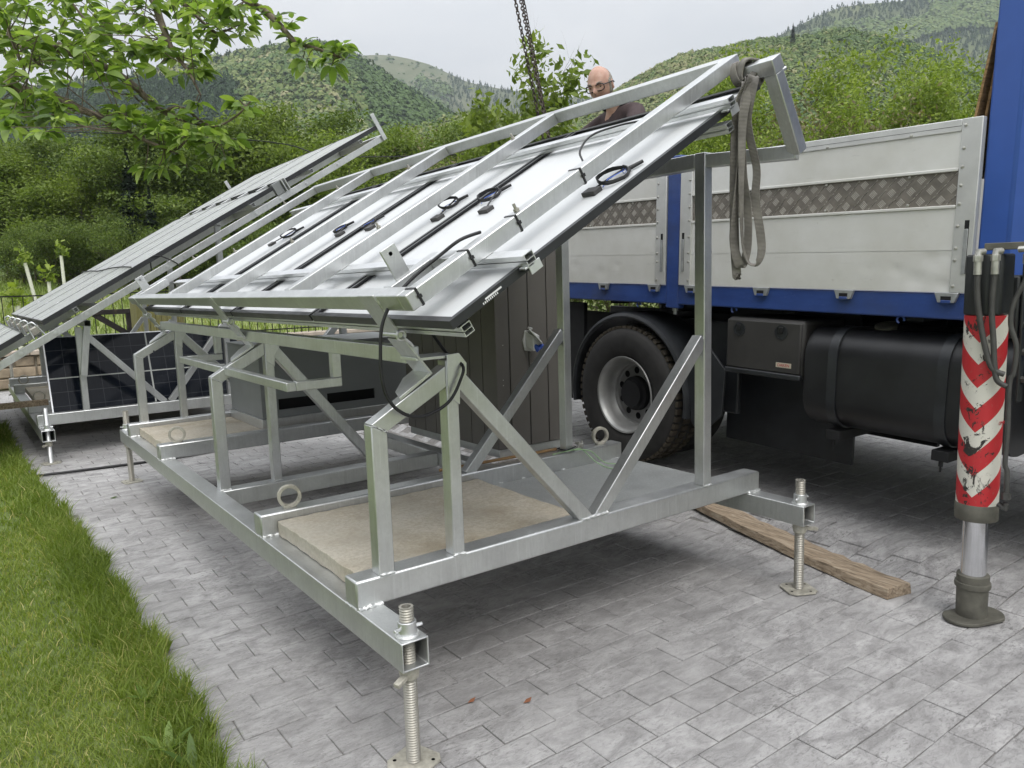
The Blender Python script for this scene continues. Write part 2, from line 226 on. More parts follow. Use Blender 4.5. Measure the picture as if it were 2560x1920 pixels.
# ------------------------------------------------------------------ mesh helpers
WORLD = {}
def V(*a): return Vector(a)
class MB:
    def __init__(s): s.v = []; s.f = []; s.uv = None
    def add(s, vs, fs):
        n = len(s.v); s.v += [tuple(x) for x in vs]; s.f += [tuple(i+n for i in f) for f in fs]; return s
    def box(s, x0, y0, z0, x1, y1, z1):
        return s.add([(x0, y0, z0), (x1, y0, z0), (x1, y1, z0), (x0, y1, z0), (x0, y0, z1), (x1, y0, z1), (x1, y1, z1), (x0, y1, z1)],
                     [(0, 3, 2, 1), (4, 5, 6, 7), (0, 1, 5, 4), (1, 2, 6, 5), (2, 3, 7, 6), (3, 0, 4, 7)])
    def obox(s, p0, p1, w, h, up=(0, 0, 1), ext=0.0):
        """bar from p0 to p1, w across, h along up"""
        p0, p1 = Vector(p0), Vector(p1); d = (p1-p0).normalized(); p0 = p0-d*ext; p1 = p1+d*ext
        a = d.cross(Vector(up)).normalized(); b = a.cross(d).normalized(); a *= w/2; b *= h/2
        return s.add([p0-a-b, p0+a-b, p0+a+b, p0-a+b, p1-a-b, p1+a-b, p1+a+b, p1-a+b],
                     [(0, 1, 2, 3), (7, 6, 5, 4), (0, 4, 5, 1), (1, 5, 6, 2), (2, 6, 7, 3), (3, 7, 4, 0)])
    def prism(s, poly, off):
        """3D polygon extruded by a vector"""
        n = len(poly); off = Vector(off); q = [Vector(p) for p in poly]
        return s.add(q+[p+off for p in q], [tuple(range(n))[::-1], tuple(range(n, 2*n))]+[(i, (i+1) % n, n+(i+1) % n, n+i) for i in range(n)])
    def hollow(s, p0, p1, w, h, t, up=(0, 0, 1)):
        p0, p1 = Vector(p0), Vector(p1); d = (p1-p0).normalized(); a = d.cross(Vector(up)).normalized(); b = a.cross(d).normalized()
        def ring(p, w, h): return [p-a*w/2-b*h/2, p+a*w/2-b*h/2, p+a*w/2+b*h/2, p-a*w/2+b*h/2]
        vs = ring(p0, w, h)+ring(p0, w-2*t, h-2*t)+ring(p1, w, h)+ring(p1, w-2*t, h-2*t); fs = []
        for i in range(4):
            j = (i+1) % 4
            fs += [(i, j, 4+j, 4+i), (8+j, 8+i, 12+i, 12+j), (j, i, 8+i, 8+j), (4+i, 4+j, 12+j, 12+i)]
        return s.add(vs, fs)
    def tube(s, pts, r, n=8, caps=True):
        pts = [Vector(p) for p in pts]; m = len(pts); rs = r if hasattr(r, '__len__') else [r]*m
        d0 = (pts[1]-pts[0]).normalized(); a = d0.orthogonal().normalized(); vs = []
        for i, p in enumerate(pts):
            d = (pts[min(i+1, m-1)]-pts[max(i-1, 0)])
            d = d.normalized() if d.length > 1e-9 else d0
            a = (a-d*a.dot(d)); a = a.normalized() if a.length > 1e-6 else d.orthogonal().normalized(); b = d.cross(a)
            vs += [p+(a*math.cos(t)+b*math.sin(t))*rs[i] for t in [2*math.pi*k/n for k in range(n)]]
        fs = [(i*n+k, i*n+(k+1) % n, (i+1)*n+(k+1) % n, (i+1)*n+k) for i in range(m-1) for k in range(n)]
        if caps: fs += [tuple(range(n))[::-1], tuple((m-1)*n+k for k in range(n))]
        return s.add(vs, fs)
    def lathe(s, prof, c, axis=(0, 0, 1), n=24, closed=False, caps=True):
        """prof: (radius, height) pairs along axis from c"""
        ax = Vector(axis).normalized(); a = ax.orthogonal().normalized(); b = ax.cross(a); c = Vector(c); vs = []
        for r, h in prof: vs += [c+ax*h+(a*math.cos(t)+b*math.sin(t))*r for t in [2*math.pi*k/n for k in range(n)]]
        m = len(prof); fs = [(i*n+k, i*n+(k+1) % n, (i+1)*n+(k+1) % n, (i+1)*n+k) for i in range(m-1) for k in range(n)]
        if closed: fs += [((m-1)*n+k, (m-1)*n+(k+1) % n, (k+1) % n, k) for k in range(n)]
        elif caps:
            if prof[0][0] > 1e-6: fs.append(tuple(range(n))[::-1])
            if prof[-1][0] > 1e-6: fs.append(tuple((m-1)*n+k for k in range(n)))
        return s.add(vs, fs)
    def torus(s, c, axis, R0, r, n=24, m=8, arc=(0, 2*math.pi), sx=None):
        ax = Vector(axis).normalized(); a = (Vector(sx) if sx else ax.orthogonal()).normalized(); b = ax.cross(a); c = Vector(c)
        full = arc[1]-arc[0] > 6.28; k = n if full else n+1
        pts = [c+(a*math.cos(t)+b*math.sin(t))*R0 for t in [arc[0]+(arc[1]-arc[0])*i/n for i in range(k)]]
        if not full: return s.tube(pts, r, m)
        vs = []
        for i, p in enumerate(pts):
            o = (p-c).normalized(); vs += [p+(o*math.cos(t)+ax*math.sin(t))*r for t in [2*math.pi*j/m for j in range(m)]]
        return s.add(vs, [(i*m+j, ((i+1) % n)*m+j, ((i+1) % n)*m+(j+1) % m, i*m+(j+1) % m) for i in range(n) for j in range(m)])
    def ring_flat(s, c, axis, ro, ri, h, n=24):
        return s.lathe([(ri, -h/2), (ro, -h/2), (ro, h/2), (ri, h/2)], c, axis, n, True)
    def ribbon(s, pts, wdirs, w, t=.003):
        pts = [Vector(p) for p in pts]; m = len(pts); vs = []
        for i, p in enumerate(pts):
            d = (pts[min(i+1, m-1)]-pts[max(i-1, 0)]).normalized(); a = Vector(wdirs[i] if hasattr(wdirs[0], '__len__') else wdirs); a = (a-d*a.dot(d)).normalized(); n = d.cross(a)
            vs += [p-a*w/2-n*t/2, p+a*w/2-n*t/2, p+a*w/2+n*t/2, p-a*w/2+n*t/2]
        fs = [(i*4+k, i*4+(k+1) % 4, (i+1)*4+(k+1) % 4, (i+1)*4+k) for i in range(m-1) for k in range(4)]+[(0, 1, 2, 3), tuple((m-1)*4+k for k in (3, 2, 1, 0))]
        return s.add(vs, fs)
    def mesh(s, name, smooth=40):
        me = bpy.data.meshes.new(name); me.from_pydata(s.v, [], s.f); me.update()
        bm = bmesh.new(); bm.from_mesh(me); bmesh.ops.recalc_face_normals(bm, faces=bm.faces); bm.to_mesh(me); bm.free()
        if smooth:
            me.polygons.foreach_set('use_smooth', [True]*len(me.polygons)); me.set_sharp_from_angle(angle=R(smooth))
        return me
def npmesh(name, v, f, rnd=None, smooth=False):
    """fast mesh from arrays; f is (n,k); rnd is one value per face"""
    me = bpy.data.meshes.new(name); v = np.asarray(v, np.float32); f = np.asarray(f, np.int32); k = f.shape[1]
    me.vertices.add(len(v)); me.vertices.foreach_set('co', v.ravel()); me.loops.add(f.size); me.loops.foreach_set('vertex_index', f.ravel())
    me.polygons.add(len(f)); me.polygons.foreach_set('loop_start', np.arange(0, f.size, k, dtype=np.int32))
    if smooth: me.polygons.foreach_set('use_smooth', np.ones(len(f), bool))
    me.update(calc_edges=True)
    if rnd is not None:
        a = me.attributes.new('rnd', 'FLOAT', 'FACE'); a.data.foreach_set('value', np.asarray(rnd, np.float32))
    return me
def tag(o, label=None, cat=None, group=None, kind=None):
    for k, v in (('label', label), ('category', cat), ('group', group), ('kind', kind)):
        if v: o[k] = v
    return o
def _link(o, parent, M):
    col.objects.link(o); o.matrix_basis = M; WORLD[o.name] = M.copy()
    if parent is not None:
        o.parent = parent; o.matrix_parent_inverse = WORLD[parent.name].inverted()
    return o
def mobj(name, me, mat, parent=None, M=None, bev=0.0):
    o = bpy.data.objects.new(name, me)
    if mat and not me.materials: me.materials.append(MAT[mat])
    _link(o, parent, M if M is not None else Matrix())
    if bev:
        b = o.modifiers.new('bevel', 'BEVEL'); b.width = bev; b.segments = 2; b.limit_method = 'ANGLE'; b.angle_limit = R(35); b.harden_normals = False
    return o
def ob(name, mb, mat, parent=None, bev=0.0, smooth=40, M=None):
    """geometry given in world coordinates (or local ones, with M)"""
    me = mb.mesh(name, smooth); return mobj(name, me, mat, parent, M, bev)
def thing(name, loc, label, cat, group=None, M=None):
    o = bpy.data.objects.new(name, None); o.empty_display_size = .1
    _link(o, None, M if M is not None else Matrix.Translation(loc)); tag(o, label, cat, group); return o
def box(name, mat, parent, x0, y0, z0, x1, y1, z1, bev=.004): return ob(name, MB().box(x0, y0, z0, x1, y1, z1), mat, parent, bev)
def copy_to(o, parent, M, name=None):
    c = o.copy(); c.name = name or o.name.split('.')[0]; c.parent = None; _link(c, parent, M)
    return c
def catmull(pts, k=6):
    P = [Vector(p) for p in pts]; out = []
    for i in range(len(P)-1):
        a, b, c, d = P[max(i-1, 0)], P[i], P[i+1], P[min(i+2, len(P)-1)]
        for j in range(k):
            t = j/k; out.append(.5*((2*b)+(c-a)*t+(2*a-5*b+4*c-d)*t*t+(3*b-a-3*c+d)*t*t*t))
    return out+[P[-1]]
def frame_M(o, x, y, z):
    return Matrix(((x[0], y[0], z[0], o[0]), (x[1], y[1], z[1], o[1]), (x[2], y[2], z[2], o[2]), (0, 0, 0, 1)))

# ------------------------------------------------------------------ ground
def sstep(a, b, x): t = min(1, max(0, (x-a)/(b-a))); return t*t*(3-2*t)
def gh(x, y):
    """the drive rises gently under the lorry"""
    return .036*min(max(y+1.6, 0), 7)*sstep(2.55, 3.15, x)
LAWN_X = [(-3, -.50), (.5, -.52), (1.2, -.51), (2.4, -.525), (4.0, -.585), (5.7, -.685), (7.3, -.72), (14, -.75)]
def lawn_edge(y):
    for (a, xa), (b, xb) in zip(LAWN_X, LAWN_X[1:]):
        if a <= y <= b: return xa+(xb-xa)*(y-a)/(b-a)
    return LAWN_X[0][1] if y < -3 else LAWN_X[-1][1]
# one sheet of ground out to the horizon
def field_h(x, y):
    d = math.hypot(x, y-6); h = -.02
    t = sstep(14.4, 40, y); h += t*2.6
    h += sstep(45, 200, d)*3.0
    return h
gx = [-3500, -1500, -600, -250, -120, -60, -35, -20, -12, -7, -4, -2, 0, 2, 4, 6, 9, 12, 17, 25, 40, 70, 130, 250, 600, 1500, 3500]
gy = [-3000, -800, -200, -60, -20, -8, -4, 0, 4, 8, 12, 14, 15.5, 18, 21, 25, 30, 36, 44, 60, 100, 200, 400, 900, 2000, 3500]
m = MB(); m.v = [(x, y, field_h(x, y)-.06) for y in gy for x in gx]; nx = len(gx)
m.f = [(j*nx+i, j*nx+i+1, (j+1)*nx+i+1, (j+1)*nx+i) for j in range(len(gy)-1) for i in range(nx-1)]
tag(ob('ground', m, 'meadow'), kind='structure')
# drive bed under the pavers
m = MB(); xs = [-.9, -.5, 0, 1, 2, 2.55, 2.7, 2.85, 3.0, 3.15, 3.4, 4, 5, 6, 7.5]; ys = [-4, -3, -1.6, -.5, .5, 1.5, 2.5, 3.5, 4.5, 5.4, 7, 9, 11, 13.7]
m.v = [(x, y, gh(x, y)-.007) for y in ys for x in xs]; nx = len(xs)
m.f = [(j*nx+i, j*nx+i+1, (j+1)*nx+i+1, (j+1)*nx+i) for j in range(len(ys)-1) for i in range(nx-1)]
drive = tag(ob('driveway', m, 'joint'), kind='structure')
# pavers 0.229 x 0.152, courses running across the drive
PL, PW, GAP = .229, .152, .0042
def paver_verts(jit, rs):
    hx, hy = PL/2-GAP/2, PW/2-GAP/2; c = .0035
    q = [(-hx, -hy), (hx, -hy), (hx, hy), (-hx, hy)]
    lo = [(x+rs.uniform(-jit, jit), y+rs.uniform(-jit, jit), -.016) for x, y in q]
    mid = [(x, y, -.0028) for x, y, z in lo]
    top = [(x-math.copysign(c, x), y-math.copysign(c, y), 0.0) for x, y, z in lo]
    return lo+mid+top
PF = [(0, 1, 5, 4), (1, 2, 6, 5), (2, 3, 7, 6), (3, 0, 4, 7), (4, 5, 9, 8), (5, 6, 10, 9), (6, 7, 11, 10), (7, 4, 8, 11), (8, 9, 10, 11)]
variants = []
for i in range(8):
    b_ = MB(); b_.v = paver_verts(.0022, random); b_.f = list(PF); variants.append(b_.mesh('paver', 30))
spots = []
j0, j1 = int(-2.0/PW), int(13.6/PW)
for j in range(j0, j1):
    y = j*PW+.02; off = (.5 if j % 2 else 0)*PL+random.uniform(-.02, .02)
    for i in range(-5, 34):
        x = i*PL+off
        if x < lawn_edge(y)+.03 or x > 7.2: continue
        spots.append((x, y))
def in_view(x, y):
    q = _CR.transposed() @ (Vector((x, y, gh(x, y)))-_CL)
    if q.z > -.3: return None
    u = 1280+F_PX*q.x/-q.z; v = 960-F_PX*q.y/-q.z
    return -q.z if -60 < u < 2620 and v < 1990 else None
vis = sorted([(in_view(x, y), x, y) for x, y in spots if in_view(x, y)]); near = set((x, y) for d, x, y in vis[:300])
st = MB()
for x, y in spots:
    z = gh(x, y)+random.uniform(-.0012, .0012); e = .15
    sx = (gh(x+e, y)-gh(x-e, y))/(2*e); sy = (gh(x, y+e)-gh(x, y-e))/(2*e)
    M = Matrix.Translation((x, y, z)) @ Euler((math.atan(sy)+random.gauss(0, .003), -math.atan(sx)+random.gauss(0, .003), random.gauss(0, .006))).to_matrix().to_4x4()
    if (x, y) in near: mobj('paver', random.choice(variants), 'paver', drive, M)
    else:
        n = len(st.v); st.v += [tuple(M @ Vector(p)) for p in paver_verts(.0022, random)]; st.f += [tuple(i+n for i in f) for f in PF]
tag(ob('paving_field', st, 'paver', drive, smooth=30), kind='stuff')
# lawn bed
m = MB(); ys = [-4, -2, 0, .5, 1.2, 2.4, 4, 5.7, 7.3, 10, 13.7]
m.v = [(x, y, .012) for y in ys for x in (-6, lawn_edge(y)+.015)]+[(lawn_edge(y)+.02, y, -.03) for y in ys]; n = len(ys)
m.f = [(2*i, 2*i+1, 2*i+3, 2*i+2) for i in range(n-1)]+[(2*i+1, 2*n+i, 2*n+i+1, 2*i+3) for i in range(n-1)]
tag(ob('lawn', m, 'lawn_soil'), kind='structure')

# ------------------------------------------------------------------ near skid (steel base frame)
h0, BB, W_, y0, c2, mid, c3, c4, LL, CH = .354, .10, 2.31, .327, 1.356, 2.34, 3.46, 4.56, 5.03, .104
t0 = h0+BB; T0 = t0+.0006; TT = T0+CH
skid = thing('solar_skid', (1.15, 2.5, 0), 'silver steel skid frame on screw jacks in the foreground, carrying concrete slab', 'steel frame')
G = 'galvanised'
def xz(name, poly, ya, yb, parent=None, mat=G, bev=.004):
    return ob(name, MB().prism([(x, ya, z) for x, z in poly], (0, yb-ya, 0)), mat, parent or skid, bev)
for xa in (0, W_-BB): ob('long_beam', MB().hollow((xa+BB/2, 0, h0+BB/2), (xa+BB/2, LL, h0+BB/2), BB, BB, .006), G, skid, .005)
for yy in (y0, c2, c3, c4): box('cross_beam', G, skid, 0, yy, T0, W_, yy+BB, TT, .008)
box('cross_beam', G, skid, BB+.001, mid, h0+.002, 1.53, mid+BB, t0-.002, .006)
box('short_beam', G, skid, 1.531, c2+.02, h0+.004, 1.631, mid+BB, t0-.004, .006)
box('short_beam', G, skid, 1.531, mid+BB+.002, h0+.004, 1.631, c3+.05, t0-.004, .006)
def weld(p0, p1, r=.0055, parent=None):
    p0, p1 = Vector(p0), Vector(p1); n = max(3, int((p1-p0).length/.007)); pts = [p0.lerp(p1, i/n)+Vector((random.gauss(0, .0012),)*3) for i in range(n+1)]
    ob('weld_bead', MB().tube(pts, [r*random.uniform(.7, 1.25) for _ in pts], 6), 'weld', parent or skid, 0, 60)
def truss(yf, base, tall=True, rings=False, xs=0.0):
    ya, yb = yf, yf+.06
    xz('post', [(.0925, base), (.155, base), (.155, 1.0755), (.0925, 1.108)], ya, yb)
    xz('sloped_tube', [(.0925, 1.110), (.155, 1.0775), (.4065, 1.212), (.4065, 1.292)], ya, yb)
    xz('post', [(.407, base), (.458, base), (.458, 1.312), (.407, 1.312)], ya, yb)
    ob('brace', MB().obox((.455, ya+.03, 1.250), (1.105, ya+.03, base-.012), .056, .06, (.7, 0, .7)), G, skid, .004)
    for a, b in (((.0925, ya-.002, base+.002), (.155, ya-.002, base+.002)), ((.407, ya-.002, base+.002), (.458, ya-.002, base+.002))): weld(a, b)
    weld((.094, ya-.001, 1.108), (.155, ya-.001, 1.077), .003)
    ob('drain_hole', MB().lathe([(.0001, 0), (.0065, 0)], (.238, ya-.0006, 1.128), (0, -1, 0), 12), 'black', skid)
    # hinge plate lying on the sloped tube, gusset and top plate
    ob('hinge_plate', MB().prism([(.215, ya+.002, 1.184), (.352, ya+.002, 1.268), (.352, ya+.128, 1.268), (.30, ya+.128, 1.236), (.235, ya+.07, 1.196)], (-.006, 0, .010)), 'steel_bright', skid, .001)
    xz('gusset', [(.41, 1.18), (.459, 1.14), (.463, 1.205), (.494, 1.255), (.496, 1.295), (.463, 1.335), (.41, 1.333)], ya-.006, ya-.0005, mat='steel_bright', bev=.002)
    ob('top_plate', MB().box(.285, ya+.005, 1.318, .455, ya+.125, 1.330), 'steel_bright', skid, .002)
    # lower hinge leaf with its pin eye
    ob('hinge_leaf', MB().obox((.346, ya+.062, 1.268), (.240, ya+.062, 1.401), .125, .009, (.78, 0, .62)), G, skid, .0015)
    ob('hinge_pin', MB().torus((.226, ya-.004, 1.417), (0, 1, 0), .0165, .0058, 18, 8).tube([(.238, ya-.004, 1.405), (.262, ya-.004, 1.385), (.272, ya-.004, 1.372)], .005, 6).tube([(.226, ya+.0, 1.417), (.226, ya+.13, 1.417)], .010, 10), 'steel_bright', skid)
    if tall:
        xz('tall_post', [(1.862, base), (1.918, base), (1.918, 2.165), (1.862, 2.165)], ya, yb)
        ob('brace', MB().obox((1.160, ya+.03, base-.012), (1.866, ya+.03, 1.288), .056, .06, (-.7, 0, .7)), G, skid, .004)
        weld((1.862, ya-.002, base+.002), (1.918, ya-.002, base+.002)); weld((1.06, ya-.001, base+.002), (1.21, ya-.001, base+.004), .007)
truss(y0, TT); truss(mid+.02, t0-.0015, False); truss(c4+.02, TT)
# the middle tall post stands on the second cross beam
xz('tall_post', [(1.856, TT), (1.911, TT), (1.911, 2.165), (1.856, 2.165)], c2+.012, c2+.072)
ob('brace', MB().obox((1.158, c2+.042, TT-.012), (1.86, c2+.042, 1.288), .056, .06, (-.7, 0, .7)), G, skid, .004)
# purlins along the skid
ob('purlin', MB().box(.305, y0+.12, 1.300, .365, c4+.03, 1.362), G, skid, .004)
ob('purlin', MB().box(1.8625, y0+.062, 2.095, 1.9225, c4+.02, 2.1645), G, skid, .004)
# U-shaped tube brackets on the middle frame
for sgn, yy in ((-1, mid+.02), (1, mid+.08)):
    ye = yy+sgn*1.0
    box('bracket_tube', G, skid, .168, min(yy, ye), 1.117, .214, max(yy, ye), 1.160, .004)
    box('bracket_tube', G, skid, .2145, min(ye, ye-sgn*.045), 1.1165, .445, max(ye, ye-sgn*.045), 1.1605, .004)
    box('bracket_tube', G, skid, .400, min(ye, ye-sgn*.045)+.001, 1.161, .4455, max(ye, ye-sgn*.045)-.001, 1.30, .004)
# stop loop bolted to the top of the front post
ob('stop_bar', MB().obox((1.895, y0+.02, 2.128), (2.030, -.050, 2.118), .06, .06), G, skid, .004)
# lifting rings
def lifting_ring(x, y, z=TT):
    o = ob('lifting_ring', MB().ring_flat((x, y, z+.055), (.25, 1, 0), .056, .040, .028, 30), 'ring_paint', skid, .002)
    ob('ring_foot', MB().box(x-.03, y-.014, z-.001, x+.03, y+.014, z+.012), 'ring_paint', o, .003)
lifting_ring(.16, c2+.05); lifting_ring(W_-.14, c2+.05); lifting_ring(.13, c3+.05); lifting_ring(W_-.14, c3+.05)
# welds where cross beams sit on the long beams
for yy in (y0, c2, c3, c4):
    weld((.004, yy-.003, t0+.004), (.098, yy-.003, t0+.004), .008); weld((W_-.098, yy-.003, t0+.004), (W_-.004, yy-.003, t0+.004), .008); weld((-.002, yy+.004, t0+.003), (-.002, yy+.096, t0+.003), .004)
for x in (1.26, 1.34, 1.5, 1.66, 1.8): weld((x, c2-.004, t0+.012), (x+.03, c2-.004, t0+.012), .005)
# screw jacks
def jack(x, y, below, above, label=None, parent=None, ztop=t0, zbot=h0, rad=.0245, hand=1.0, mat='steel_screw', mat2='steel_bright', g=0.0):
    P = parent or skid; prof = []; z = g+.012; k = 0
    while z < ztop+above:
        prof += [(rad, z), (rad*.86, z+.0045)]; z += .009
    prof.append((rad, z)); 
    s = ob('screw_jack', MB().lathe([(rad*.62, z-.03)]+[(rad*.62, z)]+prof[::-1], (x, y, 0), (0, 0, 1), 18), mat, P, 0, 60)
    a = .075; c = .025; pl = [(x-a, y-a+c), (x-a+c, y-a), (x+a-c, y-a), (x+a, y-a+c), (x+a, y+a-c), (x+a-c, y+a), (x-a+c, y+a), (x-a, y+a-c)]
    q = math.radians(20*hand); pl = [(x+(px-x)*math.cos(q)-(py-y)*math.sin(q), y+(px-x)*math.sin(q)+(py-y)*math.cos(q)) for px, py in pl]
    bp = ob('base_plate', MB().prism([(px, py, g+.001) for px, py in pl], (0, 0, .008)), 'ring_paint', s, .001)
    for px, py in pl[::2]:
        hx, hy = x+(px-x)*.72, y+(py-y)*.72; ob('bolt_hole', MB().lathe([(.0001, 0), (.0065, 0)], (hx, hy, g+.0098), (0, 0, 1), 10), 'black', s)
    ob('collar', MB().lathe([(rad*1.28, ztop), (rad*1.28, ztop+.05), (rad*1.02, ztop+.05)], (x, y, 0), (0, 0, 1), 20), mat2, s, .002)
    for sx in (-1, 1): ob('collar_screw', MB().lathe([(.006, 0), (.006, .022), (.004, .024)], (x+sx*rad*1.2, y-.004, ztop+.026), (sx, -.3, .1), 8), mat2, s)
    ob('weld_ring', MB().torus((x, y, ztop+.003), (0, 0, 1), rad*1.42, .007, 24, 6), 'weld', s)
    nut = MB().lathe([(rad*1.25, zbot-.001), (rad*1.45, zbot-.02), (rad*1.25, zbot-.048), (rad, zbot-.05)], (x, y, 0), (0, 0, 1), 16)
    nut.obox((x-.01*hand, y-.01, zbot-.028), (x-.068*hand, y-.035, zbot-.043), .024, .017); ob('wing_nut', nut, 'ring_paint', s, .003)
    return s
jack(.05, .052, 0, .095, hand=1); jack(W_-.05, .052, 0, .115, hand=-1.4, g=.004); jack(.05, LL-.05, 0, .16, hand=.3); jack(W_-.05, LL-.05, 0, .16, g=0)
# steel deck plate on the right of the front bay
box('deck_plate', 'steel_plate', skid, 1.20, y0+BB+.002, t0+.002, W_-.006, c2-.002, t0+.010, .001)

# ------------------------------------------------------------------ concrete slabs lying in the frame
def slab(name, x0, ya, x1, yb, z0, z1, label):
    m = MB(); nx, ny = 24, 16
    def hgt(x, y): return z1+random.uniform(-.0025, .0025)
    top = [(x0+(x1-x0)*i/nx+(random.uniform(-.005, .005) if i in (0, nx) else 0), ya+(yb-ya)*j/ny+(random.uniform(-.003, .003) if j in (0, ny) else 0), hgt(0, 0)) for j in range(ny+1) for i in range(nx+1)]
    m.v = top+[(x, y, z0) for x, y, z in top]; N = len(top); w_ = nx+1
    m.f = [(j*w_+i, j*w_+i+1, (j+1)*w_+i+1, (j+1)*w_+i) for j in range(ny) for i in range(nx)]
    rim = [i for i in range(nx)]+[j*w_+nx for j in range(ny)]+[ny*w_+i for i in range(nx, 0, -1)]+[j*w_ for j in range(ny, 0, -1)]
    m.f += [(a, b, N+b, N+a) for a, b in zip(rim, rim[1:]+rim[:1])]+[tuple(N+i for i in rim[::-1])]
    return tag(ob(name, m, 'slab', None, .003, 50), label, 'slab')
slab('concrete_slab', .075, y0+BB+.006, 1.19, c2-.006, t0+.003, .522, 'tan concrete slab lying in the front bay of the near skid')
slab('concrete_slab', .075, c3+BB+.006, 2.2, c4-.006, t0+.003, .522, 'concrete slab lying under the grey metal cabinet at the far end')

# ------------------------------------------------------------------ folded solar array on the near skid
TH = R(30.4); S_ = Vector((math.cos(TH), 0, math.sin(TH))); N_ = Vector((-math.sin(TH), 0, math.cos(TH))); OA = Vector((.134, 0, 1.557))
def slope_M(o): return frame_M(o, S_, (0, 1, 0), N_)
MA = slope_M(OA)
arr = thing('solar_array', OA+Vector((0, .11, 0)), 'tilted solar array seen from its white backs under silver tubes', 'solar array')
def sb(name, mat, parent, s0, ya, n0, s1, yb, n1, bev=.003, M=MA):
    return ob(name, MB().box(s0, ya, n0, s1, yb, n1), mat, parent, bev, M=M)
TY = [.11, 1.298, 2.456, 3.61, 4.782]
for i, y in enumerate(TY):
    s1 = 1.95 if i == 0 else 1.8895
    t = sb('sloped_tube', G, arr, 0 if i == 0 else .0605, y, -.06, s1, y+.06, 0, .004)
    for s in ((.62, 1.58) if i else (.56,)):
        ob('bolt', MB().lathe([(.006, 0), (.006, .030), (.0001, .030)], (s, y+.03, 0), (0, 0, 1), 8).lathe([(.012, 0), (.012, .010), (.0001, .010)], (s, y+.03, .001), (0, 0, 1), 6), 'steel_screw', t, 0, 40, MA)
sb('edge_tube', G, arr, 0, .1705, -.0598, .06, 4.87, -.0002, .004)
sb('edge_tube', G, arr, 1.89, .1705, -.0598, 1.95, 4.87, -.0002, .004)
for ya, yb, hy in ((.305, .365, .335), (4.64, 4.70, 4.67)):
    sb('stub_tube', G, arr, .0605, ya, -.0596, .30, yb, -.0004, .003)
    sb('stub_tube', G, arr, .24, min(yb, 4.70)+.0005 if ya > 4 else .1705, -.0594, .2995, 4.7815 if ya > 4 else ya-.0005, -.0006, .003)
    f = ob('flag_plate', MB().prism([(.10, ya+.02, -.001), (.165, ya+.02, -.001), (.165, ya+.02, .115), (.10, ya+.02, .115)], (0, .009, 0)), G, arr, .002, 40, MA)
    ob('plate_hole', MB().lathe([(.0001, 0), (.0075, 0)], (.132, ya+.0195, .09), (0, -1, 0), 14), 'backsheet', f, 0, 40, MA)
# loop at the upper corner, square to the array
sb('loop_tube', G, arr, 1.886, -.022, -.112, 1.948, .1095, -.051, .004)
sb('loop_tube', G, arr, 1.8865, -.082, -.475, 1.9475, -.0225, -.1135, .004)
lp = sb('loop_plate', G, arr, 1.880, -.086, -.1125, 1.951, -.0225, -.0505, .003)
ob('bolt', MB().lathe([(.014, 0), (.014, .012), (.008, .012), (.008, .045), (.0001, .045)], (1.947, -.052, -.125), (1, -.2, 0), 10), 'steel_bright', arr, 0, 40, MA)
# upper hinge leaves
for yf in (y0, mid+.02, c4+.02):
    ob('hinge_leaf', MB().obox((.128, yf+.062, 1.560), (.2235, yf+.062, 1.426), .125, .009, (.78, 0, .62)), G, arr, .0015)
    weld(Vector((.140, yf-.003, 1.553)), Vector((.172, yf-.003, 1.500)), .005, arr)
# aluminium rails on the backs of the panels
def rail(name, s0, n0, ya, yb, parent, hs=.040, hn=.040, M=MA):
    m = MB(); w = .0028; gN = n0+hn*.46
    for a, b, c, d in ((s0, n0, s0+w, gN-.003), (s0, gN+.003, s0+w, n0+hn), (s0+hs-w, n0, s0+hs, n0+hn), (s0+w, n0, s0+hs-w, n0+w), (s0+w, n0+hn-w, s0+hs-w, n0+hn), (s0+w, gN-.001, s0+hs-w, gN+.001), (s0+.007, gN-.003, s0+.008, gN+.003)):
        m.box(a, ya, b, c, yb, d)
    m.box(s0-.006, ya, n0+hn-.0026, s0, yb, n0+hn)
    return ob(name, m, 'aluminium', parent, 0, 40, M)
for s in (.335, 1.52):
    r_ = rail('rail', s, -.1005, -.105, 4.66, arr)
    sb('rail_clamp', 'aluminium', r_, s+.004, -.098, -.135, s+.058, -.094, -.101, .001); sb('rail_clamp', 'aluminium', r_, s-.012, -.098, -.108, s+.03, -.064, -.1015, .001)
for s in (.055, 1.50): rail('rail', s, -.192, -.02 if s < 1 else -.075, 4.6, arr)
# the four panels, backs up
PN = (-.06, 1.094, 2.248, 3.402); S0, S1 = .010, 1.790; Wp = 1.134
def coil(p, r, turns=3, tilt=0.0, seed=1):
    rs = random.Random(seed); pts = []
    for i in range(turns*18+1):
        a = i/18*2*math.pi; rr = r*(1+rs.uniform(-.05, .05)); pts.append((p[0]+rr*math.cos(a)*1.05, p[1]+rr*math.sin(a), p[2]+.003+.004*(i/18)+tilt*rr*math.sin(a)*.4+abs(tilt)*r*.4))
    return pts
jspec = [[(.909, .134), (.907, .849)], [(.908, 1.281), (.93, 2.086)], [(.914, 2.488), (.92, 3.20)], [(.945, 3.824), (.92, 4.35)]]
cspec = [[(1.01, .10, .062, .5), None], [(1.045, 1.349, .05, .9), None], [(.99, 2.62, .045, .2), None], [(1.06, 3.70, .06, .8), None]]
extra = [[(1.06, 1.00, .055, .6)], [(.985, 2.20, .05, .1)], [], []]
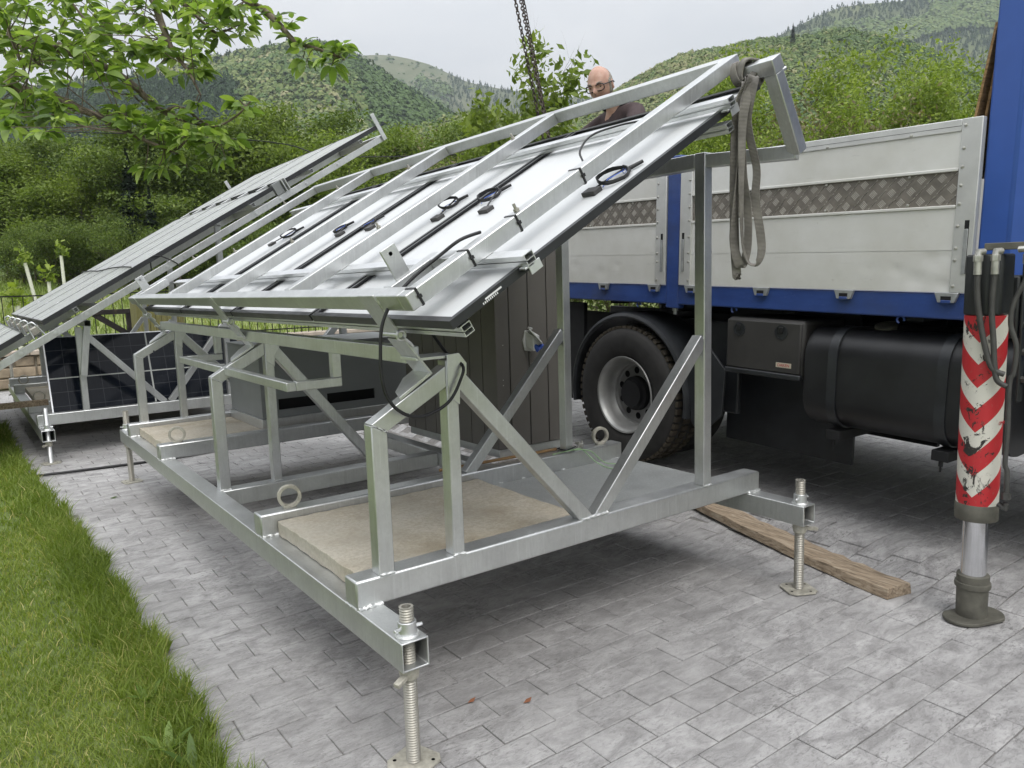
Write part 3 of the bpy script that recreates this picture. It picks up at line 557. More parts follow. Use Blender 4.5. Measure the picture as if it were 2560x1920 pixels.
for i, y in enumerate(PN):
    fr = MB().box(S0, y, -.13, S1, y+.0015, -.10)       # outer skin and back flanges of the frame
    fr.box(S0, y+Wp-.0015, -.13, S1, y+Wp, -.10); fr.box(S0, y+.0016, -.13, S0+.0015, y+Wp-.0016, -.10); fr.box(S1-.0015, y+.0016, -.13, S1, y+Wp-.0016, -.10)
    fr.box(S0+.0016, y+.0016, -.1015, S1-.0016, y+.022, -.1001); fr.box(S0+.0016, y+Wp-.022, -.1015, S1-.0016, y+Wp-.0016, -.1001)
    fr.box(S0+.0016, y+.0221, -.1015, S0+.026, y+Wp-.0221, -.1001); fr.box(S1-.026, y+.0221, -.1015, S1-.0016, y+Wp-.0221, -.1001)
    pn = ob('solar_panel', fr, 'panel_frame', arr, 0, 40, MA)
    sb('backsheet', 'backsheet', pn, S0+.002, y+.002, -.124, S1-.002, y+Wp-.002, -.118, 0)
    g_ = sb('glass', 'pv_glass', pn, S0+.0017, y+.0017, -.1298, S1-.0017, y+Wp-.0017, -.1245, 0)
    for s, yy in jspec[i]: sb('junction_box', 'jbox', pn, s-.024, yy-.036, -.118, s+.024, yy+.036, -.099, .003)
    for q in [c for c in cspec[i] if c]+extra[i]:
        s, yy, r, tl = q; z = -.117; pts = coil((s, yy, z), r, 3, tl, i)
        near_j = min(jspec[i], key=lambda t: abs(t[1]-yy)); p0 = (near_j[0], near_j[1], -.105)
        pts = catmull([p0, ((p0[0]*.5+pts[0][0]*.5), (p0[1]*.5+pts[0][1]*.5), -.102), pts[0]], 5)+pts[1:]
        ob('cable_coil', MB().tube(pts, .0042, 6), 'cable', pn, 0, 60, MA)
        ob('cable_tie', MB().tube([(s-r*1.1, yy+.004, z+.006), (s-r*.4, yy+.01, z+.018), (s+r*.5, yy-.008, z+.016), (s+r*1.15, yy+.003, z+.008)], .0018, 5).torus((s+r, yy, z+.008), (0, 1, 0), .010, .0015, 12, 5), 'blue_tie', pn, 0, 60, MA)
        ob('connector', MB().tube([(s+r*.9, yy-.02, z+.012), (s+r*1.9, yy-.055, z+.012)], [.009, .007], 8), 'black_plastic', pn, 0, 60, MA)
    sb('label_strip', 'print_white', pn, .16, y-.0006, -.118, .235, y-.0002, -.112, 0)
    for b_ in range(9): sb('bar_code', 'print_white', pn, .145+b_*.008, y-.0006, -.127, .149+b_*.008, y-.0002, -.120, 0) if i == 0 else None
# black ties and leads on the front tube
for s in (.044, .286, .524, .879):
    m = MB(); w, e = .0045, .0022; y_a, y_b = .11, .17
    m.box(s-w, y_a-e, -.0605, s+w, y_a-.0003, e).box(s-w, y_a-.0003, .0003, s+w, y_b+e, e).box(s-w, y_b+.0003, -.0605, s+w, y_b+e, .0003).box(s-w, y_a-.0003, -.0605-e, s+w, y_b+.0003, -.0605).box(s-.007, y_a-.009, -.034, s+.007, y_a-e, -.022)
    ob('cable_tie', m, 'black_plastic', arr, 0, 40, MA)
lead = [(.93, .2), (1.0, .22), (1.08, .30), (1.20, .33), (1.31, .27), (1.37, .20)]
ob('lead_cable', MB().tube(catmull([MA @ Vector((s, y, -.06+.08*math.sin(max(0, (s-.93))*6))) for s, y in lead]), .0045, 8), 'cable', arr)
# ------------------------------------------------------------------ loose black cable looping down from the front tube
cpts = [(.497, .20, 1.770), (.41, .20, 1.742), (.346, .235, 1.690), (.269, .26, 1.630), (.213, .275, 1.578), (.171, .285, 1.528), (.137, .29, 1.455), (.126, .29, 1.367), (.125, .29, 1.284), (.141, .29, 1.212), (.181, .29, 1.158), (.251, .295, 1.123), (.335, .30, 1.131), (.405, .30, 1.167), (.452, .30, 1.237), (.470, .31, 1.287), (.462, .40, 1.325), (.44, .45, 1.386), (.42, .47, 1.43)]
tag(ob('hanging_cable', MB().tube(catmull(cpts, 6), .0062, 10), 'cable', None, 0, 60), 'black cable hanging in a wide loop over the front elbow of the frame', 'cable')

# ------------------------------------------------------------------ shed
shed = thing('metal_shed', (2.0, 2.5, .455), 'tall brown ribbed sheet metal shed standing on the near skid', 'shed')
SX0, SX1, SY0, SY1, SZ0, SZ1 = 1.725, 2.31, 1.885, 3.10, .457, 2.10
box('shed_floor', 'galvanised', shed, SX0+.01, SY0+.01, t0+.001, SX1-.01, SY1-.01, SZ0+.05, .003)
n = 4; ww = (SX1-SX0)/n                                   # front sheets, proud of dark seams
box('front_backing', 'shed_seam', shed, SX0+.004, SY0+.008, SZ0+.051, SX1-.004, SY0+.02, SZ1-.01, 0)
for a, b in ((SX0, SX0+.105), (SX0+.112, SX0+.262), (SX0+.269, SX0+.419), (SX0+.426, SX1)):
    box('sheet', 'shed_brown', shed, a, SY0, SZ0+.052, b, SY0+.0075, SZ1, .003)
box('side_backing', 'shed_seam', shed, SX0+.008, SY0+.021, SZ0+.051, SX0+.02, SY1-.002, SZ1-.01, 0)
y = SY0+.0085
while y < SY1-.02:
    yb = min(y+.150, SY1); box('sheet', 'shed_brown', shed, SX0, y, SZ0+.052, SX0+.0075, yb, SZ1, .003)
    for q in range(3): box('vent_slot', 'shed_seam', shed, SX0-.0016, y+.05, .80+q*.022, SX0-.0003, y+.10, .804+q*.022, 0) if abs(y-SY0-.48) < .09 or abs(y-SY0-.79) < .09 else None
    y += .157
box('rear_sheet', 'shed_brown', shed, SX0+.021, SY1+.001, SZ0+.052, SX1, SY1+.008, SZ1, .003); box('right_sheet', 'shed_brown', shed, SX1+.0005, SY0+.009, SZ0+.052, SX1+.008, SY1, SZ1, .003)
ob('shed_roof', MB().prism([(SX0-.02, SY0-.02, SZ1+.001), (SX1+.03, SY0-.02, SZ1+.001), (SX1+.03, SY0-.02, SZ1+.035), (SX0-.02, SY0-.02, SZ1+.012)], (0, SY1-SY0+.05, 0)), 'shed_brown', shed, .004)
for x, z in ((SX0+.05, .93), (SX0+.05, .965), (SX0+.055, 1.19)): ob('screw', MB().lathe([(.004, 0), (.0001, .003)], (x, SY0, z), (0, -1, 0), 8), 'fitting', shed)
sk = ob('socket', MB().prism([(1.950, SY0-.0005, 1.145), (2.005, SY0-.0005, 1.135), (2.020, SY0-.0005, 1.200), (2.005, SY0-.0005, 1.275), (1.955, SY0-.0005, 1.275), (1.935, SY0-.0005, 1.210)], (0, -.012, 0)).prism([(1.955, SY0-.013, 1.170), (2.010, SY0-.013, 1.170), (2.010, SY0-.013, 1.270), (1.955, SY0-.013, 1.270)], (.02, -.055, -.03)), 'socket_grey', shed, .004)
ob('socket_lid', MB().obox((1.975, SY0-.03, 1.278), (2.020, SY0-.105, 1.190), .062, .010, (0, .4, 1)), 'socket_grey', sk, .003)
ob('socket_knob', MB().lathe([(.016, 0), (.016, .012), (.0001, .012)], (1.980, SY0-.03, 1.283), (.2, -.2, 1), 14), 'socket_grey', sk, .001)
ob('plug', MB().tube([(1.995, SY0-.05, 1.175), (2.020, SY0-.075, 1.145)], .021, 14).tube([(2.020, SY0-.075, 1.162), (2.045, SY0-.085, 1.175)], .016, 10), 'socket_blue', sk, .002)
# ------------------------------------------------------------------ grey cabinet on the far slab
cab = thing('metal_cabinet', (1.4, 4.3, .523), 'low grey metal cabinet with black slots beside the brown shed', 'cabinet')
CX0, CX1, CY0, CY1, CZ0, CZ1 = .80, 2.15, 3.72, 4.52, .60, 1.15
box('base_frame', 'galvanised', cab, CX0-.01, CY0-.02, .5235, CX1, CY1+.02, .5985, .003)
fr = MB()                                              # front sheet with two real slots
zs = (.66, .745); xs_ = (.93, 1.25, 1.33, 1.75)
fr.box(CX0, CY0, CZ0, CX1, CY0+.012, zs[0]).box(CX0, CY0, zs[1], CX1, CY0+.012, CZ1).box(CX0, CY0, zs[0], xs_[0], CY0+.012, zs[1]).box(xs_[1], CY0, zs[0], xs_[2], CY0+.012, zs[1]).box(xs_[3], CY0, zs[0], CX1, CY0+.012, zs[1])
ob('front_sheet', fr, 'cabinet_grey', cab, 0)
box('side_sheet', 'cabinet_grey', cab, CX0, CY0+.0125, CZ0, CX0+.012, CY1, CZ1, .002); box('side_sheet', 'cabinet_grey', cab, CX1-.012, CY0+.0125, CZ0, CX1, CY1, CZ1, .002)
box('back_sheet', 'cabinet_grey', cab, CX0+.0125, CY1-.012, CZ0, CX1-.0125, CY1, CZ1, .002); box('lid', 'cabinet_grey', cab, CX0-.006, CY0-.006, CZ1+.001, CX1+.006, CY1+.006, CZ1+.016, .003)
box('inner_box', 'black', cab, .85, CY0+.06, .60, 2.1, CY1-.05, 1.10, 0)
# ------------------------------------------------------------------ wires and earth clamp on the second cross beam
tag(ob('earth_wire', MB().tube(catmull([(1.75, 1.37, .565), (1.88, 1.345, .575), (1.95, 1.33, .57), (1.99, 1.25, .50), (2.03, 1.16, .470), (2.12, 1.10, .469), (2.16, 1.13, .469)], 8), .0035, 6).tube(catmull([(1.90, 1.345, .573), (1.99, 1.30, .56), (2.05, 1.24, .49), (2.15, 1.20, .470), (2.18, 1.14, .469)], 8), .0035, 6), 'earth_green', None, 0, 60), 'green earth wire trailing from the post foot over the deck plate', 'wire')
cl = tag(ob('earth_clamp', MB().box(1.975, 1.395, TT+.002, 2.02, 1.425, TT+.012).lathe([(.011, 0), (.011, .05), (.007, .05), (.007, .065), (.0001, .065)], (2.0, 1.38, TT+.022), (0, 1, .1), 10).tube([(1.985, 1.40, TT+.01), (1.985, 1.40, TT+.045)], .006, 8).tube([(2.012, 1.40, TT+.01), (2.012, 1.40, TT+.045)], .006, 8), 'fitting', None, .001), 'small bolted earth clamp on the beam beside the lifting ring', 'clamp')
tag(ob('copper_rod', MB().tube([(1.04, 1.49, TT+.011), (1.85, 1.452, TT+.011)], .009, 8), 'ply', None, 0, 60), 'thin brown copper rod lying along the second cross beam', 'rod')
tag(ob('post_tie', MB().tube(catmull([(1.78, 1.355, .585), (1.85, 1.355, .575), (1.915, 1.358, .568), (1.918, 1.40, .57), (1.915, 1.444, .572), (1.85, 1.446, .574), (1.848, 1.40, .575), (1.85, 1.352, .58), (1.92, 1.353, .59)], 5), .0038, 6), 'black_plastic', None, 0, 60), 'black cord wound round the foot of the middle tall post', 'cord')

# ------------------------------------------------------------------ far skid with its opened array
SB = 'galvanised'
sk2 = thing('solar_skid', (.7, 8.6, 0), 'second silver skid frame further back behind the leaning black panel', 'steel frame')
for xa in (-.48, 1.70): ob('long_beam', MB().hollow((xa+.057, 6.28, .275), (xa+.057, 11.3, .275), .114, .11, .007), SB, sk2, .004)
for yy in (6.6, 7.7, 9.9, 10.9): box('cross_beam', SB, sk2, -.48, yy, .3306, 1.815, yy+.1, .442, .006)
jack(-.423, 6.335, 0, .21, parent=sk2, ztop=.33, zbot=.22, rad=.022, hand=.8, mat='steel_bright'); jack(1.757, 6.335, 0, .2, parent=sk2, ztop=.33, zbot=.22, rad=.022); jack(-.423, 11.25, 0, .35, parent=sk2, ztop=.33, zbot=.22, rad=.022)
def bx(name, x0, z0, x1, z1, y, w=.06, d=.06): ob(name, MB().obox((x0, y+d/2, z0), (x1, y+d/2, z1), d, w, (-(z1-z0), 0, x1-x0)), SB, sk2, .003)
for yy in (6.61, 9.0, 10.91):
    box('post', SB, sk2, -.072, yy, .442, -.014, yy+.06, 1.28, .003); bx('brace', -.02, 1.24, .70, .44, yy+.001); bx('brace', .76, .44, 1.36, 1.22, yy+.001); box('tall_post', SB, sk2, 1.36, yy, .442, 1.42, yy+.06, 2.3, .003)
bx('strut', .03, 1.29, -.042, .80, 6.548)
ob('purlin', MB().hollow((.034, 6.55, 1.314), (.034, 11.1, 1.314), .06, .062, .004), SB, sk2, .002); ob('purlin', MB().box(1.36, 6.55, 2.301, 1.42, 11.1, 2.361), SB, sk2, .003)
for x, y in ((-.36, 7.75), (-.36, 9.95)): ob('lifting_ring', MB().ring_flat((x, y, .50), (.2, 1, 0), .062, .048, .026, 26), 'ring_paint', sk2, .002)
tag(box('concrete_slab', 'slab', None, -.36, 7.81, .334, 1.7, 9.89, .40, .004), 'pale concrete slab lying in the second skid behind', 'slab')
OB = Vector((-.374, 0, 1.365)); MBm = slope_M(OB)
ar2 = thing('solar_array', OB+Vector((0, 6.35, 0)), 'opened solar array with shiny glass facing up, behind the near array', 'solar array')
def uvbox(name, mat, parent, s0, ya, n0, s1, yb, n1, M):
    o = sb(name, mat, parent, s0, ya, n0, s1, yb, n1, 0, M); me = o.data; uv = me.uv_layers.new(name='UVMap')
    for l in me.loops:
        c = me.vertices[l.vertex_index].co; uv.data[l.index].uv = ((c.x-s0)/(s1-s0), (c.y-ya)/(yb-ya))
    return o
for row, (s0, s1) in enumerate(((-2.45, -.19), (0, 2.66), (2.85, 4.17))):
    for j in range(4):
        ya = 6.35+j*1.11; yb = ya+1.10
        f_ = MB().box(s0, ya, -.045, s1, ya+.010, .001).box(s0, yb-.010, -.045, s1, yb, .001).box(s0, ya+.0101, -.045, s0+.010, yb-.0101, .001).box(s1-.010, ya+.0101, -.045, s1, yb-.0101, .001)
        pn = ob('solar_panel', f_, 'panel_frame', ar2, 0, 40, MBm)
        uvbox('glass', 'pv_glass_dust_sheen', pn, s0+.0102, ya+.0102, -.006, s1-.0102, yb-.0102, -.0012, MBm); sb('backsheet', 'backsheet', pn, s0+.0102, ya+.0102, -.012, s1-.0102, yb-.0102, -.0065, 0, MBm)
        for s in (s0+.3, s1-.3):
            if j: sb('clamp', 'aluminium', pn, s-.02, ya-.016, -.004, s+.02, ya+.012, .007, .001, MBm)
    for s in (s0+.28, s1-.32): rail('rail', s, -.0865, 6.30, 10.9, ar2, .04, .04, MBm)
for y in (6.37, 7.6, 8.8, 10.0, 10.82):
    t = sb('sloped_tube', SB, ar2, -2.6, y, -.195, 4.18, y+.06, -.125, .003, MBm)
    if y < 6.5:
        for s in (-1.2, -.8, -.31, .037, .363, 1.252, 1.455, 2.357, 2.69, 3.046, 3.503):
            ob('bolt', MB().lathe([(.020, 0), (.020, .004), (.011, .004), (.011, .014), (.0001, .014)], (s, y-.0005, -.158), (0, -1, 0), 14), 'steel_bright', t, 0, 40, MBm)
sb('edge_tube', SB, ar2, 4.1805, 6.37, -.195, 4.24, 10.88, -.125, .003, MBm)
for s in (.45, 2.5): sb('cross_tube', SB, ar2, s, 6.431, -.1945, s+.06, 7.599, -.1255, .003, MBm)
sb('hinge_block', 'cabinet_grey', ar2, 2.675, 6.36, -.12, 2.775, 6.42, .012, .003, MBm)
for s in (2.785, 2.825): sb('hinge_plate', SB, ar2, s, 6.33, -.125, s+.012, 6.46, .015, .002, MBm)
for j in range(6): sb('clamp', 'aluminium', ar2, 2.68, 6.9+j*.72, -.03, 2.83, 6.94+j*.72, .004, .002, MBm)
for s, y in ((4.195, 6.34), (3.72, 10.885)): ob('flag_plate', MB().prism([(s-.026, y, -.19), (s+.026, y, -.19), (s+.026, y, .135), (s-.026, y, .135)], (0, .008, 0)), SB, ar2, .002, 40, MBm)
for j in range(5):
    y = 6.45+j*.9; ob('handle', MB().tube(catmull([(-.04, y, -.13), (-.06, y, .01), (-.085, y+.015, .025), (-.115, y+.03, .01), (-.14, y+.03, -.12)], 4), .009, 8), 'aluminium', ar2, 0, 60, MBm)
    sb('hook', 'steel_screw', ar2, -.13, y+.1, -.1, -.03, y+.22, -.03, .006, MBm)
ob('lead_cable', MB().tube(catmull([(1.10, 6.40, -.13), (1.16, 6.36, -.02), (1.24, 6.34, -.03), (1.34, 6.35, -.17), (1.36, 6.4, -.26)], 6), .006, 6), 'cable', ar2, 0, 60, MBm)
tag(ob('black_cable', MB().tube(catmull([MBm @ Vector(p) for p in ((.95, 6.33, .012), (1.0, 7.0, .012), (1.03, 7.9, .014), (1.02, 8.8, .012), (1.08, 9.8, .012), (1.1, 10.85, .012))], 6), .008, 6), 'cable', None, 0, 60), 'black cable laid across the glass of the far array', 'cable')
# leaning black solar panel
a, b = Vector((-.325, 6.80, .335)), Vector((-.325, 7.10, 1.175)); up_ = (b-a).normalized(); Lp = frame_M(a, (1, 0, 0), up_, Vector((1, 0, 0)).cross(up_))
lean = thing('photovoltaic_module', a, 'black solar panel leaning upright against the second skid frame', 'solar panel')
W2, H2 = 1.95, (b-a).length
ob('panel_frame', MB().box(0, 0, -.03, .012, H2, .001).box(W2-.012, 0, -.03, W2, H2, .001).box(.0121, 0, -.03, W2-.0121, .012, .001).box(.0121, H2-.012, -.03, W2-.0121, H2, .001), 'panel_frame', lean, 0, 40, Lp)
g_ = ob('glass', MB().box(.0123, .0123, -.006, W2-.0123, H2-.0123, -.001), 'pv_glass', lean, 0, 40, Lp); uv = g_.data.uv_layers.new(name='UVMap')
for l in g_.data.loops:
    c = g_.data.vertices[l.vertex_index].co; uv.data[l.index].uv = (c.x/W2, c.y/H2)
ob('edge_strip', MB().box(-.001, .0, .0012, .012, H2, .003).box(.0, H2-.010, .0012, W2, H2, .003), 'aluminium', lean, 0, 40, Lp)
tag(ob('floor_cable', MB().tube(catmull([(-3.2, 6.5, .02), (-1.2, 5.9, .02), (-.6, 5.75, .02), (-.1, 5.7, .015), (.35, 5.66, .015), (.9, 5.7, .018), (1.6, 6.2, .018)], 8), .012, 8), 'cable', None, 0, 60), 'dark cable running along the paving between the two skids', 'cable')
tag(box('timber_beam', 'plank_wood', None, -2.6, 7.2, .46, -.32, 7.28, .52, .006), 'brown timber bar sticking in from the left at the second skid', 'timber')
# ------------------------------------------------------------------ plank on the drive
pa, pb = Vector((2.555, -.31, 0)), Vector((2.96, 1.50, 0)); dr = (pb-pa).normalized(); sd = Vector((dr.y, -dr.x, 0)); m = MB(); N = 26
for i in range(N+1):
    p = pa.lerp(pb, i/N); w = .088+random.uniform(-.006, .006); z = gh(p.x, p.y)+.002; hgt = .052+random.uniform(-.006, .006)
    if i == 0: w -= .006
    m.v += [tuple(p-sd*w+Vector((0, 0, z))), tuple(p+sd*w+Vector((0, 0, z))), tuple(p+sd*(w-random.uniform(0, .012))+Vector((0, 0, z+hgt-random.uniform(0, .008)))), tuple(p+Vector((0, 0, z+hgt+.002))), tuple(p-sd*(w-random.uniform(0, .008))+Vector((0, 0, z+hgt-random.uniform(0, .006))))]
m.f = [(i*5+k, i*5+(k+1) % 5, (i+1)*5+(k+1) % 5, (i+1)*5+k) for i in range(N) for k in range(5)]+[(0, 1, 2, 3, 4), tuple(N*5+k for k in (4, 3, 2, 1, 0))]
tag(ob('wooden_plank', m, 'plank_wood', None, .003, 50), 'weathered wooden plank lying on the paving beside the lorry', 'plank')

# ------------------------------------------------------------------ lorry
dT = Vector((.0192, .999, .0362)).normalized(); sT = dT.cross(Vector((0, 0, 1))).normalized(); uT = sT.cross(dT).normalized()
PT = Vector((3.13, 2.166, .687)); MT = frame_M(PT, sT, dT, uT)
truck = thing('flatbed_truck', PT-Vector((0, 0, .527)), 'blue flatbed crane lorry with dented pale aluminium sideboards', 'truck')
def tb(name, mat, parent, x0, ya, z0, x1, yb, z1, bev=.004): return ob(name, MB().box(x0, ya, z0, x1, yb, z1), mat, parent or truck, bev, M=MT)
def to(name, mb, mat, parent=None, bev=0.0, smooth=40): return ob(name, mb, mat, parent or truck, bev, smooth, MT)
# bed
tb('side_rail', 'truck_blue', truck, .012, -2.56, .728, .11, 1.9, .862, .008); tb('side_rail', 'truck_blue', truck, 2.34, -2.56, .728, 2.44, 1.9, .862, .008); tb('bed_floor', 'dark_wood', truck, .111, -2.56, .80, 2.339, 1.9, .858, 0)
for y in (-2.2, -1.4, -.6, .2, 1.0, 1.7): tb('bed_bearer', 'chassis', truck, .12, y, .70, 2.33, y+.09, .799, 0)
tb('stake_post', 'truck_blue', truck, .004, -.532, .70, .075, -.414, 1.76, .008)
to('stake_foot', MB().lathe([(.022, 0), (.022, -.02), (.014, -.02), (.014, -.045), (.0001, -.045)], (.045, -.473, .70), (0, 0, 1), 10), 'hinge_metal')
# sideboards: boards, tread plate with raised bars, end caps
rv = MB().lathe([(.0085, 0), (.0075, -.004), (.004, -.0055), (.0001, -.0055)], (0, 0, 0), (1, 0, 0), 10).mesh('rivet', 50); rv.materials.append(MAT['fitting'])
def rivet(parent, y, z, x=-.0005): mobj('rivet', rv, None, parent, MT @ Matrix.Translation((x, y, z)))
def dented(ya, yb, za, zb, x0, x1, dents, seed):
    m = MB(); rs = random.Random(seed); ny, nz = int((yb-ya)/.02), max(4, int((zb-za)/.02)); base = []
    for k in range(nz+1):
        for i in range(ny+1):
            y = ya+(yb-ya)*i/ny; z = za+(zb-za)*k/nz; x = x0
            if 0 < i < ny and 0 < k < nz:
                x += rs.uniform(-.0003, .0003)
                for dy, dz, r, dp in dents: x += dp*math.exp(-((y-dy)**2+((z-dz)*1.3)**2)/(r*r))
            base.append((x, y, z))
    n = len(base); m.v = base+[(x1, y, z) for x, y, z in base]; w_ = ny+1
    m.f = [(k*w_+i, (k+1)*w_+i, (k+1)*w_+i+1, k*w_+i+1) for k in range(nz) for i in range(ny)]
    rim = list(range(ny))+[k*w_+ny for k in range(nz)]+[nz*w_+i for i in range(ny, 0, -1)]+[k*w_ for k in range(nz, 0, -1)]
    m.f += [(a, b, n+b, n+a) for a, b in zip(rim, rim[1:]+rim[:1])]+[tuple(n+i for i in rim)]
    return m
def sideboard(ya, yb, caps, dents, seed, label):
    sbd = tb('sideboard', 'sideboard', truck, .020, ya+.004, .872, .034, yb-.004, 1.70, 0); sbd['label'] = label
    ia, ib = ya+(.098 if caps[0] else .003), yb-(.104 if caps[1] else .003)
    to('board', dented(ia, ib, .867, 1.0785, .004, .0195, dents, seed), 'sideboard', sbd, .0, 30)
    to('board', dented(ia, ib, 1.0805, 1.290, .004, .0195, dents, seed+1), 'sideboard', sbd, 0, 30)
    tb('ledge', 'sideboard', sbd, -.004, ia+.001, 1.2905, .0195, ib-.001, 1.306, .003)
    tb('ledge', 'sideboard', sbd, -.002, ia+.001, 1.472, .0195, ib-.001, 1.488, .003)
    to('board', dented(ia, ib, 1.4885, 1.662, .004, .0195, [], seed+2), 'sideboard', sbd, 0, 30)
    tb('top_rail', 'alu_cap', sbd, -.003, ia, 1.6625, .036, ib, 1.722, .004); tb('rail_line', 'shed_seam', sbd, -.0036, ia, 1.688, -.0031, ib, 1.690, 0)
    tp = tb('tread_plate', 'tread', sbd, .012, ia+.002, 1.3062, .0196, ib-.002, 1.4718, 0)
    bars = MB(); nrow = 5; py = .052                       # five-bar tread pattern, raised bars
    for c in range(int((ib-ia)/py)):
        for r_ in range(3):
            cy = ia+.03+c*py; cz = 1.334+r_*.055; s = 1 if (c+r_) % 2 else -1
            if cy > ib-.03: continue
            for q in range(-2, 3):
                oy, oz = q*.0055*s, q*.0055; L = .017
                bars.obox((.0116, cy+oy-L*.7*1, cz-oz-L*.7*s) if s > 0 else (.0116, cy+oy-L*.7, cz-oz*-1+L*.7), (.0116, cy+oy+L*.7, cz-oz+L*.7*s) if s > 0 else (.0116, cy+oy+L*.7, cz+oz-L*.7), .0036, .0026, (1, 0, 0))
    tag(to('tread_bars', bars, 'tread_bar', tp), kind='stuff')
    for k_, (c0, c1) in enumerate((((ya, ya+.0975) if caps[0] else (None, 0)), ((yb-.1035, yb) if caps[1] else (None, 0)))):
        if c0 is None: continue
        cp = tb('end_cap', 'alu_cap', sbd, -.004, c0, .866, .036, c1, 1.7225, .004)
        yr = c1-.018 if k_ == 0 else c0+.018; yl = c0+.035 if k_ == 0 else c1-.035
        for z in (.90, 1.03, 1.09, 1.20, 1.31, 1.40, 1.49, 1.58, 1.69): rivet(cp, yr, z, -.0045)
        tb('latch_slot', 'black', cp, -.0046, yl-.011, .962, -.0041, yl+.011, 1.228, 0); tb('latch_lever', 'hinge_metal', cp, -.010, yl-.0095, .962, -.0047, yl+.0095, 1.185, .002)
    for y in [ia+.25+q*.48 for q in range(int((ib-ia)/.48))]:
        rivet(tp, y, 1.318, .0115); rivet(tp, y, 1.462, .0115); rivet(sbd, y, 1.672, -.0034)
    return sbd
D1 = [(-1.93, .985, .022, .004), (-2.09, .98, .03, .005), (-2.20, .93, .05, .007), (-2.36, .91, .045, .008), (-2.33, .95, .03, -.004), (-1.75, .93, .03, .003), (-2.28, 1.04, .05, .005), (-2.37, 1.06, .03, .006), (-1.98, 1.085, .02, .003)]
sideboard(-2.475, -.540, (1, 1), D1, 3, 'dented pale sideboard nearest the crane column')
sideboard(-.408, 1.75, (1, 0), [(.3, .95, .05, .004), (.6, 1.0, .04, .004), (.1, 1.0, .03, .003)], 9, 'pale sideboard behind the blue stake post')
tb('tail_board', 'sideboard', truck, .04, 1.76, .867, 2.41, 1.79, 1.72, .004); tb('sideboard', 'sideboard', truck, 2.41, -2.475, .867, 2.44, 1.75, 1.722, .004)
for y in (-.66, -1.236, -1.803, -2.37, .243, -.304):
    hg = to('hinge', MB().prism([(-.012, y-.06, .866), (-.012, y+.06, .866), (-.012, y+.042, .815), (-.012, y-.042, .815)], (.024, 0, 0)), 'hinge_metal', truck, .003)
    tb('hinge_gap', 'black', hg, -.0128, y-.026, .828, -.0122, y+.026, .848, 0); tb('hinge_knuckle', 'truck_blue', hg, -.018, y-.024, .812, -.006, y+.024, .828, .003)
for y in (-1.007, -2.124, -.12): to('rope_hook', MB().torus((.03, y, .712), (1, 0, 0), .020, .006, 12, 6, (-1.2, 3.4), (0, 1, 0)), 'truck_blue', truck)
# wheel: outer and inner rear tyres
def wheel(xo, yc, zc, near=True, side=1):
    r0 = .527; tp = [(.300, .012), (.315, .002), (.36, -.012), (.44, -.016), (.492, -.004), (.516, .016), (r0-.004, .035), (r0, .05), (r0, .25), (r0-.004, .262), (.50, .29), (.44, .305), (.36, .305), (.30, .295)]
    ty = to('tyre', MB().lathe(tp, (xo, yc, zc), (side, 0, 0), 72, True), 'rubber', truck, 0, 35)
    if not near: return
    lug = MB()                                          # tread blocks on the shoulders
    for i in range(58):
        a = 2*math.pi*i/58; rr = r0+.004
        for hx, w in ((.045, .055), (.15, .06), (.255, .055)):
            aa = a+(math.pi/58 if hx == .15 else 0); c = Vector((xo+side*hx, yc+rr*math.cos(aa), zc+rr*math.sin(aa))); tn = Vector((0, -math.sin(aa), math.cos(aa))); rd = Vector((0, math.cos(aa), math.sin(aa)))
            lug.obox(c-tn*.019, c+tn*.019, w, .020, rd)
    tag(to('tread_blocks', lug, 'tyre_dirt', ty), kind='stuff')
    rim = to('rim', MB().lathe([(.292, .012), (.305, .0), (.302, -.006), (.290, -.002), (.280, .012), (.272, .03), (.262, .08), (.256, .115), (.244, .132), (.232, .136), (.225, .150), (.216, .154), (.20, .150), (.142, .150), (.138, .150)], (xo, yc, zc), (side, 0, 0), 56, False, False), 'rim', truck, 0, 35)
    hub = to('hub', MB().lathe([(.1385, .152), (.134, .11), (.11, .10), (.105, .07), (.0001, .065)], (xo, yc, zc), (side, 0, 0), 30, False, False), 'chassis', rim, 0, 40)
    for i in range(10):
        a = 2*math.pi*(i+.4)/10; ob('hand_hole', MB().lathe([(.0001, 0), (.027, 0)], (xo+side*.1488, yc+.182*math.cos(a), zc+.182*math.sin(a)), (-side, 0, 0), 16), 'black', rim, 0, 40, MT)
wheel(0.0, 0, 0); wheel(.335, 0, 0, False); wheel(2.44, 0, 0, False, -1)
wheel(0.12, -4.1, -.0, False); 
to('axle', MB().tube([(.3, 0, 0), (2.2, 0, 0)], .09, 12).lathe([(.0001, -.2), (.18, -.12), (.2, 0), (.18, .12), (.0001, .2)], (1.22, 0, 0), (1, 0, 0), 16), 'chassis')
